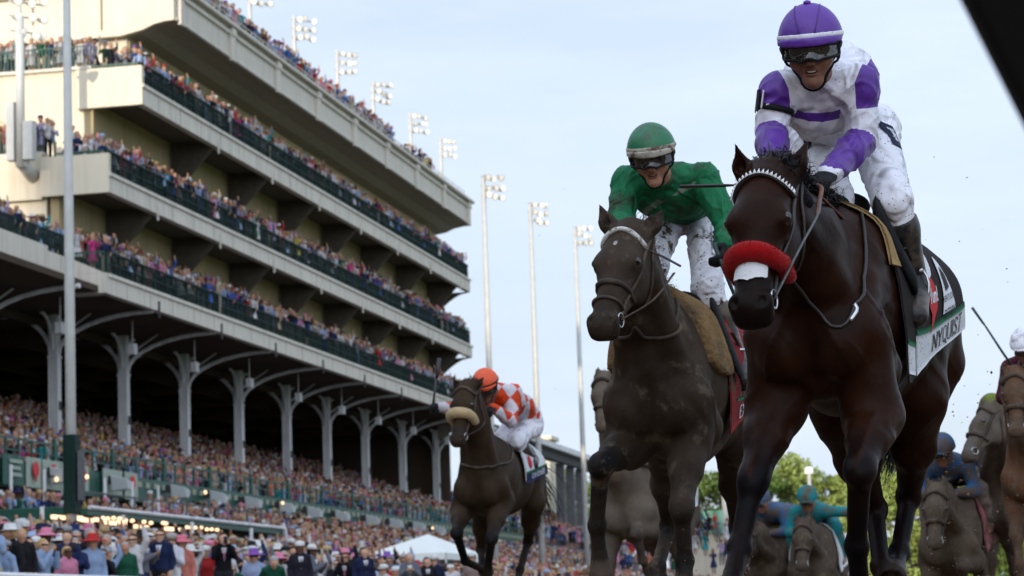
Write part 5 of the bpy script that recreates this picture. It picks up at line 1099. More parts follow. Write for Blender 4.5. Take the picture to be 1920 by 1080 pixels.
text_mesh('GUN RUNNER',.09,on_cloth(cm3,am3,-.35,.92,.036),M_wprint,TW3,sx=.8); text_mesh('5',.34,on_cloth(cm3,am3,-.38,.4,.034),M_ink,TW3,'saddle_number',bold=.012,sub=2)
disc_poly(cm3,[(.06*math.cos(t),.07*math.sin(t)) for t in np.linspace(0,6,12)],-.15,.65,am3,bpy.data.materials['red_badge'],TW3,'badge',.03)
JK3=thing('jockey','jockey in orange and white diamond silks with an orange helmet, crouched, one arm out','jockey',(O3[0],O3[1],1.7),'jockeys riding in the race')
Jo=dict(head=at(912,727,23.95),face=A(-.25,-1,-.75),up=A(-.1,-.7,1),neck=at(930,735,24.15),chest=at(945,750,24.3),waist=at(968,760,24.75),pelvis=at(984,784,25.05),
 shl=at(962,735,24.2),ell=at(958,790,24.1),wrl=at(925,765,23.8),hal=at(918,770,23.72),
 shr=at(905,742,24.2),elr=at(866,768,24.1),wrr=at(826,764,24.05),har=at(812,764,24.0),
 palml=A(-.3,-.2,-1),palmr=A(-.2,-1,0),curll=1.3,curlr=1.5,
 hipl=at(996,800,25.05),knl=at(966,826,24.5),anl=at(998,862,25.1),toel=at(1000,872,24.9),
 hipr=at(964,800,25.05),knr=at(935,826,24.5),anr=at(930,862,25.0),toer=at(928,872,24.85))
def jc3(s):
    def f(V):
        a=(V[:,0]*.9+V[:,1]*.5)*6.2; b=(V[:,2]*5.+V[:,1]*2.0); return np.sin(math.pi*(a+b))*np.sin(math.pi*(a-b))
    return f
M_org=mat('orange_diamond_silks',(.58,.55,.6),.6,.1,8,1,9,mask=(.62,.06,.015),bdist=.04); M_orgh=mat('orange_cap',(.72,.085,.02),.5,.1,8,.4,16)
MJ3=dict(skin=M_skind,silk=M_org,breech=M_wht,boot=M_boot,glove=M_glove,helmet=M_orgh,band=M_glove,lens=M_lens,teeth=M_skind)
sj3=jockey(JK3,Jo,MJ3,vox=.014,jmask=jc3,hs=1.12)
text_mesh('P',.1,lambda U,V:sj3.snap(at(998,770,25.0)+A(.3,-.9,0)*.1+U[...,None]*A(.9,.3,0)+V[...,None]*A(0,0,1),.018,6,gr),M_red,JK3,'breeches_lettering',bold=.004)
b=MB(); b.tube([at(809,776,24.02),at(813,752,24.0),at(818,710,23.98)],[.014,.013,.010],8); b.tube([at(818,710,23.98),at(820,703,23.98),at(824,672,23.95)],[.012,.020,.022],8,flat=.5)
tag(b.build('riding_whip',M_leather,smooth=True),'black riding whip raised upright in the orange jockey\'s gloved hand','whip')
# ================================================ the pack behind, simpler and blurred
def rider(T,O,f,zs,m,hs=1.1,lean=0.,vox=.022,jcol=None,arm=0):
    f=nrm([f[0],f[1],0]); l=A(-f[1],f[0],0); z=A(0,0,1); W=lambda x,y,h: O+f*x+l*y+z*(h+zs)
    J=dict(head=W(.62,0,2.10),face=f+z*-.35,up=z+f*.45,neck=W(.46,0,2.02),chest=W(.36,0,1.99),waist=W(.05,0,2.0),pelvis=W(-.25,0,1.98),
     shl=W(.42,.19,1.98),ell=W(.42,.26,1.74),wrl=W(.66,.12,1.72),hal=W(.72,.09,1.70),shr=W(.42,-.19,1.98),elr=W(.42,-.26,1.74),wrr=W(.66,-.12,1.72),har=W(.72,-.09,1.70),
     hipl=W(-.25,.12,1.95),knl=W(.12,.26,1.80),anl=W(-.12,.30,1.42),toel=W(.03,.31,1.37),hipr=W(-.25,-.12,1.95),knr=W(.12,-.26,1.80),anr=W(-.12,-.30,1.42),toer=W(.03,-.31,1.37))
    if arm: J.update(ell=W(.40,.48,1.96),wrl=W(.45,.75,1.92),hal=W(.46,.84,1.90))
    s=person_sdf(J,hs,1.0,False); u,ff=J['_u'],J['_f']; P=J['_P']
    sdf_obj('body',s,vox,m['skin'],T); sdf_obj('jersey',s,vox,m['silk'],T,groups=(2,25,30,31,40,41),off=.018,colf=jcol); sdf_obj('breeches',s,vox,m['breech'],T,groups=(60,61,63,70,71,73),off=.016)
    hb=SDF(); hb.ball(P(0,-.005,.045),.112*hs,.01,[(ff,1.17),(u,1.15)],0); sdf_obj('helmet',hb,vox*.7,m['helmet'],T,off=.006,clip=lambda X:(P(0,0,.03)-X)@u)
    pk=SDF(); pk.ball(P(0,.085,.042),.085,.01,[(u,.2),(J['_s'],1.1),(ff,.8)],0); sdf_obj('visor',pk,vox*.5,m.get('visor',m['helmet']),T)
    g=SDF(); g.cap(P(-.05,.095,.012),P(.05,.095,.012),.03,.03,.01); sdf_obj('goggles',g,vox*.6,M_lens,T)
    return J
def packhorse(u,v,Y,head,lab,col,jm,jlab,fwd=(-.12,-1),mud=.5,sc=1.,seed=1,cloth=None,zo=.05,riderz=0.,blink=False,arm=0,jcol=None,nosemat=None):
    c=at(u,v,Y); f=nrm([fwd[0],fwd[1],0]); O=np.array([c[0],c[1],0])-f*.5
    T=thing('racehorse',lab,'horse',(O[0],O[1],0),'racehorses galloping on the track')
    mt_=coat('coat_%d'%seed,.8,mud=[((.085,.063,.044),2.6,.36,.66),((.13,.098,.068),15,.52,.66)],speck=((.16,.125,.09),40,.14))
    M=dict(coat=mt_,eye=M_eye,hair=M_brownhair,leather=M2['leather'],metal=M_metal,brow=M2['leather'])
    l=A(-f[1],f[0],0); hd=dict(poll=O+f*1.18+A(0,0,1.62+zo),nose=O+f*1.42+A(0,0,1.09+zo),face=f+A(0,0,.5))
    if head: hd.update(head)
    s,K=horse(T,O,fwd,None,hd,zo=zo,sc=sc,vox=.024,mats=M,cols=col,hairn=220,seed=seed)
    bridle(T,s,K,M,wid=.016,nose=.36,lower=False,nosemat=nosemat)
    W=K['W']
    cmx=cloth_map(K,s,1.2); am=lambda x:np.interp(x,[-.78,.25],[1.5,2.0])
    patch('saddle_towel',cgrid(cmx,am,.25,-.65,-1,1.0,.024,18,18),cloth or M_cwhite,T,.012,ctr=W(-.2,0,1.2))
    J_=thing('jockey',jlab,'jockey',(O[0],O[1],1.7),'jockeys riding in the race')
    rider(J_,O,f,zo+riderz,jm,jcol=jcol,arm=arm)
    return T,J_,s,K
def cm(name,c,**k): return mat(name,c,.7,.12,8,.3,14,**k)
TEAL=cm('teal_silks',(.01,.19,.21),dirt=(MUD,7,.46,.62)); BLUE=cm('blue_silks',(.03,.10,.22),dirt=(MUD,7,.42,.6)); YG=cm('yellow_green_silks',(.14,.19,.03),dirt=(MUD,7,.45,.62)); MAR=cm('maroon_silks',(.075,.008,.02)); YEL=cm('yellow_silks',(.6,.45,.03)); GREY=cm('grey_silks',(.2,.2,.22))
MUDW=cm('mudded_breeches',(.26,.22,.19),dirt=(MUD,7,.45,.6))
def jm(silk,helm,br=None): return dict(skin=M_skind,silk=silk,breech=br or MUDW,helmet=helm)
BR=((.075,.055,.040),(.04,.033,.028),(.07,.055,.045),(.1,.08,.07))
CH=((.13,.055,.028),(.09,.045,.028),(.11,.06,.04),(.1,.08,.07))
# behind the second horse, at its left
c=at(1178,900,22.5)
packhorse(1180,950,22.5,dict(poll=at(1130,706,22.0),nose=at(1128,806,21.8),face=A(-.05,-1,.35),ears=[at(1150,686,22.0),at(1122,682,22.0)]),'muddy grey-brown racehorse with blinkers, half hidden behind the second horse',((.12,.10,.08),(.06,.05,.045),(.12,.1,.085),(.1,.1,.1)),jm(GREY,GREY),'jockey in grey silks hidden behind the second horse',seed=31,zo=0,riderz=-.15,blink=True,fwd=(-.15,-1))
T5,JJ5,_,_=packhorse(1436,1010,31,None,'muddy brown racehorse with a yellow-trimmed towel between the leaders\' legs',BR,jm(BLUE,BLUE),'jockey with a blue helmet just visible between the leaders\' legs',seed=32,cloth=mat('yellow_towel',(.35,.28,.05),.8,.1,dirt=(MUD,7,.45,.6)),zo=-.42,riderz=-.15,fwd=(-.25,-1))
packhorse(1520,1010,30,None,'dark brown racehorse under the teal jockey, seen under the leader\'s belly',((.055,.042,.034),(.03,.026,.024),(.06,.05,.042),(.1,.08,.07)),jm(TEAL,TEAL,TEAL),'jockey in bright teal silks with one arm stretched out, under the leader\'s belly',seed=33,zo=-.42,arm=1,riderz=-.2,cloth=M_cwhite,fwd=(-.05,-1))
packhorse(1775,930,23.8,None,'mud-caked brown racehorse right of the leader\'s hind leg, under the blue rider',((.10,.075,.055),(.05,.042,.036),(.09,.07,.055),(.1,.08,.07)),jm(BLUE,BLUE),'jockey in muddy blue silks and blue helmet right of the leader\'s hind leg',seed=34,zo=-.38,riderz=-.12,fwd=(-.12,-1),cloth=cm('pink_towel',(.35,.12,.13),dirt=(MUD,7,.45,.6)))
packhorse(1872,900,24.5,dict(poll=at(1852,764,23.4),nose=at(1808,860,23.1),face=A(-1,-.5,.45),ears=[at(1864,742,23.4),at(1832,738,23.4)]),'grey-faced muddy racehorse with its head turned, left of the chestnut at the right edge',((.13,.115,.1),(.06,.05,.045),(.11,.1,.09),(.1,.1,.1)),jm(YG,YG),'jockey in yellow-green silks behind the grey-faced horse',seed=35,zo=0,fwd=(-.15,-1),riderz=-.1)
packhorse(1945,900,21,dict(poll=at(1902,698,20.4),nose=at(1906,815,20.2),face=A(0.0,-1,.3),ears=[at(1925,672,20.4),at(1882,672,20.4)]),'chestnut racehorse cut by the right edge of the photo',CH,jm(MAR,M_wht),'jockey in maroon silks and white helmet at the right edge of the photo',seed=36,zo=.08,fwd=(-.22,-1),riderz=.06)
b=MB(); b.tube([at(1908,700,20.75),at(1882,664,20.6),at(1848,612,20.5)],[.010,.010,.008],8); b.tube([at(1848,612,20.5),at(1842,604,20.5),at(1823,577,20.45)],[.012,.02,.022],8,flat=.5)
tag(b.build('riding_whip',mat('green_whip',(.008,.03,.022),.5,.1),smooth=True),'thin dark whip pointing up to the left in front of the maroon jockey','whip')
# clods of track thrown up by the hooves
rg=np.random.default_rng(5); V=[];F=[]
def clod(p,r):
    k=len(V); 
    for d in ((1,0,0),(-1,0,0),(0,1,0),(0,-1,0),(0,0,1),(0,0,-1)): V.append(p+np.array(d)*r*rg.uniform(.5,1.3))
    for t in ((0,2,4),(2,1,4),(1,3,4),(3,0,4),(2,0,5),(1,2,5),(3,1,5),(0,3,5)): F.append([k+i for i in t])
for i in range(620):
    if i<420: Y=rg.uniform(12,30); p=at(rg.uniform(1600,1920),1100-abs(rg.normal())*190,Y); r=rg.uniform(.003,.010)
    elif i<540: Y=rg.uniform(10.5,14); p=at(rg.uniform(1250,1900),1100-abs(rg.normal())*130,Y); r=rg.uniform(.002,.006)
    else: Y=rg.uniform(11,22); p=at(rg.uniform(1000,1900),rg.uniform(250,1080),Y); r=rg.uniform(.002,.006)
    clod(p,r)
o=bpy.data.objects.new('flying_dirt',mesh_np('flying_dirt',np.array(V),np.array(F),[M_dirt])); link(o); tag(o,kind='stuff')
# ================================================ spectators
def lin(h): 
    h=h.lstrip('#'); return tuple((int(h[i:i+2],16)/255)**2.2 for i in (0,2,4))
TOPS=[('white',(.62,.6,.6)),('pale blue',(.30,.40,.58)),('navy',(.02,.03,.09)),('black',(.015,.015,.018)),('pink',(.60,.22,.33)),('hot pink',(.60,.05,.22)),('red',(.45,.03,.03)),('coral',(.60,.20,.13)),('grey',(.17,.17,.19)),('beige',(.45,.36,.26)),('teal',(.03,.28,.30)),('purple',(.16,.06,.25)),('light grey',(.4,.4,.42)),('brown',(.12,.07,.045)),('yellow',(.6,.47,.08)),('blue',(.05,.12,.38)),('dark green',(.015,.09,.05)),('lilac',(.42,.33,.52))]
TW_=np.array([17,13,14,14,7,1.6,4.5,2.5,8,6,2.6,.8,8,4,1.,7,2,1.6],float); TW_/=TW_.sum(); TWD_=TW_*np.array([1.3,1.2,1.15,1.9,.6,.3,.5,.4,1.4,.8,.5,.6,1,1.2,.4,1,1.6,.5]); TWD_/=TWD_.sum()
SKN=np.array([(.50,.27,.18),(.55,.32,.22),(.42,.21,.13),(.28,.14,.08),(.12,.06,.035)]); HAIR=[('dark',(.02,.014,.01)),('brown',(.07,.035,.018)),('blond',(.42,.28,.12)),('grey',(.32,.31,.3)),('black',(.008,.008,.008))]
def fig(pose,hat,skirt,n=6):
    V=[];F=[];G=[]
    def tube(P,rad,g,m=n,sq=1.):
        b=MB(); b.tube(P,rad,m,cap=False); v=np.concatenate(b.v); k=sum(len(x) for x in V); V.append(v); F.extend([[i+k for i in f] for f in b.f]); G.extend([g]*len(v))
    def lathe(prof,g,m=n,sx=1,sy=1,c=(0,0,0)):
        b=MB(); b.lathe(prof,c,m,(0,0,1),sx,sy); v=np.concatenate(b.v); k=sum(len(x) for x in V); V.append(v); F.extend([[i+k for i in f] for f in b.f if len(f)==4]); G.extend([g]*len(v))
    # lathe sx acts across y, sy across x
    lathe([(.10,.85),(.15,.98),(.135,1.12),(.17,1.32),(.16,1.42),(.06,1.48)],1,8,1.25,.8)
    lathe([(.05,1.45),(.05,1.54),(.075,1.57),(.095,1.65),(.085,1.73),(.01,1.78)],0,8,.9,1.1,(.02,0,0))
    lathe([(.09,1.60),(.104,1.68),(.095,1.75),(.01,1.80)],3,8,.95,1.1,(-.012,0,0))
    if hat==1: lathe([(.11,1.70),(.11,1.76),(.08,1.82),(.01,1.83)],4,8,1,1.1); lathe([(.05,1.712),(.12,1.70)],4,6,.8,1,(.09,0,0))
    if hat==2: lathe([(.27,1.68),(.10,1.72),(.10,1.80),(.02,1.84)],4,10)
    if hat==3: lathe([(.16,1.71),(.10,1.72),(.09,1.82),(.02,1.83)],4,8)
    if skirt: lathe([(.14,.95),(.2,.75),(.25,.5)],1,8); [tube([(0,s*.08,.55),(0,s*.08,.05)],[.05,.04],0,4) for s in (1,-1)]
    else: [tube([(0,s*.09,.9),(.01,s*.1,.5),(0,s*.1,.03)],[.09,.07,.05],2,5) for s in (1,-1)]
    for s in (1,-1):
        sh=np.array([0,s*.2,1.40])
        el,ha={0:((-.03,s*.25,1.13),(.10,s*.20,.92)),1:((.15,s*.22,1.22),(.28,s*.06,1.58)),2:((.05,s*.30,1.62),(.05,s*.25,1.92)),3:((.1,s*.23,1.15),(.33,s*.04,1.28)),4:((-.02,s*.27,1.14),(.22,s*.1,1.1))}[pose]
        if pose==2 and s<0: el,ha=(-.03,s*.25,1.13),(.10,s*.20,.92)
        tube([sh,el,np.array(el)+(np.array(ha)-el)*.5],[.06,.05,.04],1,5); tube([np.array(el)+(np.array(ha)-el)*.4,ha,np.array(ha)+(np.array(ha)-el)*.22],[.038,.032,.02],0,5)
        if pose==1 and s>0: lathe([(.001,1.56),(.045,1.56),(.045,1.66),(.001,1.66)],5,4,1,.3,(.31,-.05,0))
    return np.concatenate(V),np.array(F),np.array(G)
FIGS=[fig(p,h,sk) for p in range(5) for h in (0,1,2,3) for sk in (0,1)]
def fid(p,h,sk): return p*8+h*2+sk
PEOPLE=[]    # x,y,z,yaw,scale,pose,hat,skirt,topcolour index,skin,hair,trouser
def add_person(x,y,z,yaw=None,sc=None,rg=RNG):
    if yaw is None: yaw=math.atan2(10-y,0-x)+rg.normal()*.4
    pose=rg.choice([0,1,2,3,4],p=[.28,.26,.12,.16,.18]); hat=rg.choice([0,1,2,3],p=[.64,.17,.11,.08]); sk=int(rg.random()<.4)
    PEOPLE.append((x,y,z,yaw,sc or rg.uniform(.93,1.06),pose,hat,sk,rg.choice(len(TOPS),p=TWD_ if (z<3 and x>-19) else TW_),rg.choice(5,p=[.35,.3,.15,.1,.1]),rg.integers(5),rg.integers(5)))
def rows(xs,y0,y1,step,zf,skip=.06,rg=RNG):
    for x in xs:
        y=y0+rg.uniform(0,step)
        while y<y1:
            if rg.random()>skip: add_person(x+rg.normal()*.1,y+rg.normal()*.07,zf(x,y)+rg.normal()*.06,rg=rg)
            y+=step*rg.uniform(.8,1.2)
rg=RNG
for (zb,zt,y0) in LV:
    for i,x in enumerate((-38.42,-39.0,-39.6,-40.1)): rows([x],y0+.4,YE-.3,.42+.08*i,lambda X,Y:zt-.02+.2*i,.06)
rows([-41.6,-42.6,-44,-46,-48],103.6,104.6,.9,lambda X,Y:21.4,.1)
for x in np.arange(-41.3,-53,-.5): 
    if not -42.6<x<-42.0: add_person(x,103.55+rg.uniform(0,.4),21.38)
    if rg.random()<.8: add_person(x,104.5,21.38)
for x in np.arange(-40.9,-53,-.48): add_person(x,108.0+rg.uniform(0,.4),26.2); add_person(x,108.9,26.2)
for y in np.arange(108,111.6,.5): add_person(-40.9,y,25.1)
for yy in np.arange(103,107,.5): add_person(-38.4,yy,20.15); add_person(-39.2,yy,20.2); add_person(-40,yy,20.25)
rows([-38.7,-39.4],112.6,158,.48,lambda X,Y:31.0,.08); rows([-38.8,-39.6],162,169,.6,lambda X,Y:31.0,.1)
rows([-39.95,-40.6,-41.3,-42.1],84,101.8,.46,lambda X,Y:16.2+(-39.9-X)*.22,.05)
for j in range(17): rows([-37.95-j*.85],84,189,.52 if j<3 else .58,lambda X,Y:6.17+.31*j,.05)
for x in (-34.4,-35.2,-36.1): rows([x],80,101,.55,lambda X,Y:3.6,.08)
for j in range(9): rows([-30.4-j*.72],101.5,210,.55,lambda X,Y:2.28+.33*(-30-X),.06)
for j in range(12): rows([-37.4-j*.75],193,249,.8,lambda X,Y:6.4+.36*(-37-X),.05)
for j in range(19): rows([-17.2-j*.70],36+j*2.2,215,.46,lambda X,Y:.31+.128*(-X-16.9)*(1+max(0,(Y-140))*.006),.08+.006*j)
for j in range(12): rows(np.arange(-27,-17,.9),168+j*2.0,168.6+j*2,.9,lambda X,Y:1.6+.16*(Y-160),.1)
P=np.array(PEOPLE,float)
hd=P[:,:3]+np.array([0,0,1.6]); u,v=px(hd)
# drop figures outside the frame or inside the tent, thin the ones wholly behind the front rows
keep=(u>-60)&(u<1960)&(v>-40)&(v<1095); inten=(abs(P[:,0]+20)<1.5)&(P[:,1]>81)&(P[:,1]<89.5)&(P[:,2]<3)
P=P[keep&~inten]; front=(P[:,0]>-30)&(P[:,1]<160)
sf=front&(P[:,0]>-19.3); P[sf,4]*=RNG.uniform(.84,1.0,sf.sum())
# ---- individuals: the spectators that show largest, with their own bodies and clothes
MS=mat('skin_people',(.5,.5,.5),.6,.08,20,objcol=True); MC=mat('clothes_people',(.5,.5,.5),.8,.12,9,.6,14,objcol=True,bdist=.012); MH=mat('hair_people',(.5,.5,.5),.7,.2,30,objcol=True)
def stand_joints(pose):
    J=dict(head=A(.03,0,1.63),face=A(1,0,.02),up=A(0,0,1),neck=A(0,0,1.50),chest=A(0,0,1.30),waist=A(0,0,1.08),pelvis=A(0,0,.95))
    for s,n in ((1,'l'),(-1,'r')):
        J['sh'+n]=A(0,.18*s,1.42); J['hip'+n]=A(0,.09*s,.90); J['kn'+n]=A(.02,.10*s,.49); J['an'+n]=A(-.02,.11*s,.09); J['toe'+n]=A(.13,.13*s,.05)
        el,wr,ha={0:((-.04,.25*s,1.14),(.06,.24*s,.90),(.09,.22*s,.82)),1:((.17,.23*s,1.24),(.27,.09*s,1.50),(.29,.04*s,1.57)),2:((.06,.30*s,1.62),(.06,.24*s,1.86),(.07,.22*s,1.94)),3:((.12,.24*s,1.17),(.31,.09*s,1.30),(.36,.03*s,1.34)),4:((-.02,.27*s,1.15),(.20,.17*s,1.10),(.27,.12*s,1.10))}[pose]
        if pose==2 and s<0: el,wr,ha=(-.04,.25*s,1.14),(.06,.24*s,.90),(.09,.22*s,.82)
        J['el'+n],J['wr'+n],J['ha'+n]=A(*el),A(*wr),A(*ha)
    return J
PROTO={}
def proto_mesh(nm,s,groups,off,vox,m,clip=None):
    V,Q=s.mesh(vox,groups,off,clip); V=smooth_mesh(V,Q,1); return mesh_np(nm,V,orient(V-V.mean(0),Q),[m],True)
def mb_mesh(nm,b,m):
    me=bpy.data.meshes.new(nm); me.from_pydata([tuple(p) for p in np.concatenate(b.v)],[],[list(f) for f in b.f]); me.materials.append(m); me.polygons.foreach_set('use_smooth',[True]*len(me.polygons)); me.update(); return me
for p in range(5):
    s=person_sdf(stand_joints(p),1.05,1.0,p in (1,3,4)); PROTO[p]=dict(body=proto_mesh('body',s,None,0,.020,MS),top=proto_mesh('top',s,(2,25,30,31,40,41),.018,.024,MC,clip=lambda X:.93-X[...,2]),
        trousers=proto_mesh('trousers',s,(25,60,63,61,70,73,71),.014,.024,MC,clip=lambda X:X[...,2]-.98))
b=MB(); b.lathe([(.14,.98),(.17,.9),(.21,.7),(.25,.5),(.245,.5),(.2,.7)],(0,0,0),14); SK=mb_mesh('skirt',b,MC)
hs_=SDF(); hs_.ball((.0,0,1.675),.10,.02,[((1,0,0),1.08)]); hs_.cap((-.04,.03,1.62),(-.055,.02,1.5),.07,.03,.04); hs_.cap((-.04,-.03,1.62),(-.055,-.02,1.5),.07,.03,.04)
b=MB(); b.tube([(.045,-.085,1.648),(.105,-.05,1.645),(.125,0,1.64),(.105,.05,1.645),(.045,.085,1.648)],.021,6); SG=mb_mesh('sunglasses',b,MC)
HR=proto_mesh('hair',hs_,None,0,.016,MH,clip=lambda X:np.minimum(X[...,0]-.035,1.70-X[...,2]))
HATS={}
b=MB(); b.lathe([(.108,1.69),(.112,1.74),(.09,1.79),(.02,1.81)],(.01,0,0),14,(0,0,1),1,1.1); b.lathe([(.02,1.70),(.085,1.697),(.085,1.69),(.02,1.692)],(.10,0,0),12,(0,0,1),.85,1); HATS[1]=mb_mesh('cap',b,MC)
b=MB(); b.lathe([(.11,1.72),(.28,1.68),(.285,1.672),(.112,1.70),(.11,1.79),(.08,1.83),(.01,1.835)],(.0,0,0),18); HATS[2]=mb_mesh('sun_hat',b,MC)
b=MB(); b.lathe([(.155,1.705),(.16,1.712),(.108,1.72),(.10,1.80),(.07,1.82),(.01,1.81)],(.0,0,0),16,(0,0,1),1,1.1); HATS[3]=mb_mesh('trilby',b,MC)
b=MB(); b.prism([(-.055,1.44),(.055,1.44),(.0,1.14)],0,.08,.142); SF=mb_mesh('shirt_front',b,MC); b=MB(); b.prism([(-.012,1.41),(.012,1.41),(.02,1.22),(0,1.17),(-.02,1.22)],0,.10,.148); TI=mb_mesh('tie',b,MC)
b=MB(); b.box(-.003,.006,-.04,.04,-.0,.15); PH=mb_mesh('phone',b,MC)
HCOL=[('white',(.62,.62,.6)),('straw',(.45,.34,.17)),('pink',(.6,.2,.3)),('black',(.02,.02,.02)),('grey',(.28,.28,.29)),('navy',(.02,.03,.09)),('red',(.42,.03,.03)),('purple',(.2,.09,.33)),('light blue',(.3,.42,.6))]
POSE=['arms down','phone held up','one arm raised','hands clasped','hands forward']
def place_word(x,y):
    uu,vv=px(np.array([[x,y,1.6]])); uu=float(uu[0])
    if x>-16.6: return 'before the rail'
    cols_=['at left edge','left of pole','right of pole','under awning lamps','below awning end','left of tent','by tent','beside orange rider','behind second horse']
    ed=[40,145,260,400,540,740,860,980,2000]
    k=next(i for i,e in enumerate(ed) if uu<e)
    return ('front row ' if x>-17.6 else 'second row ' if x>-18.3 else 'third row ')+cols_[k]
seen={}
def individual(x,y,z,yaw,sc,pose,hat,sk,ti,si,hi,tr,hatc=None,top=None,extra=None,lean=0,trc=None):
    tn,tcol=TOPS[int(ti)] if top is None else top; hn,hcol=HAIR[int(hi)]; hc=HCOL[int(RNG.choice(9,p=[.27,.22,.09,.12,.12,.08,.05,.02,.03]))] if hatc is None else hatc
    pose=int(pose);hat=int(hat)
    gar='dress' if sk else ('suit' if tn in('navy','black','grey') and tr<3 else 'shirt'); item={0:hn+' hair',1:hc[0]+' cap',2:hc[0]+' wide hat',3:hc[0]+' trilby'}[hat]
    lab=extra or '%s %s, %s, %s, %s'%(tn,gar,item,POSE[pose],place_word(x,y))
    lab=' '.join(lab.split()[:16])
    if lab in seen and not extra: lab=lab.replace('arms down','arms straight down').replace('phone held up','phone raised').replace('hands clasped','hands together').replace('hands forward','hands on rail').replace('one arm raised','arm in the air')
    T=bpy.data.objects.new('person',None); COL.objects.link(T); T.location=(x,y,z); T.rotation_euler=(0,lean,yaw); T.scale=(sc,)*3; T.empty_display_size=.3
    tag(T,lab,'person','spectators in the front rows of the apron'); pm=PROTO[pose]; sk_=SKN[int(si)]
    def part(nm,me,c):
        o=bpy.data.objects.new(nm,me); o.color=(*[float(q) for q in c],1); link(o,T); return o
    part('body',pm['body'],sk_); tcol=np.array(tcol)*.82; part('dress_top' if sk else 'jacket' if gar=='suit' else 'shirt',pm['top'],tcol)
    if sk: part('skirt',SK,tcol)
    else: part('trousers',pm['trousers'],trc or [(.02,.02,.025),(.02,.03,.08),(.16,.16,.17),(.35,.3,.22),(.08,.10,.16)][int(tr)])
    if hat in HATS: part({1:'cap',2:'sun_hat',3:'trilby'}[hat],HATS[hat],hc[1])
    part('hair',HR,hcol)
    if gar=='suit': part('shirt_front',SF,(.6,.6,.62)); part('tie',TI,[(.4,.03,.04),(.04,.06,.3),(.5,.2,.3),(.3,.3,.1),(.02,.02,.02)][int(RNG.integers(5))])
    if RNG.random()<.5: part('sunglasses',SG,(.01,.01,.01))
    if pose==1: o=part('phone',PH,(.03,.03,.035)); o.location=(.35,0,1.52)
    lk=(lab); seen[lk]=seen.get(lk,0)+1
    return T
def atZ(u,v,z):
    d=CM@np.array([(u-960)/FPX,(540-v)/FPX,-1.0]); return CC+d*((z-CC[2])/d[2])
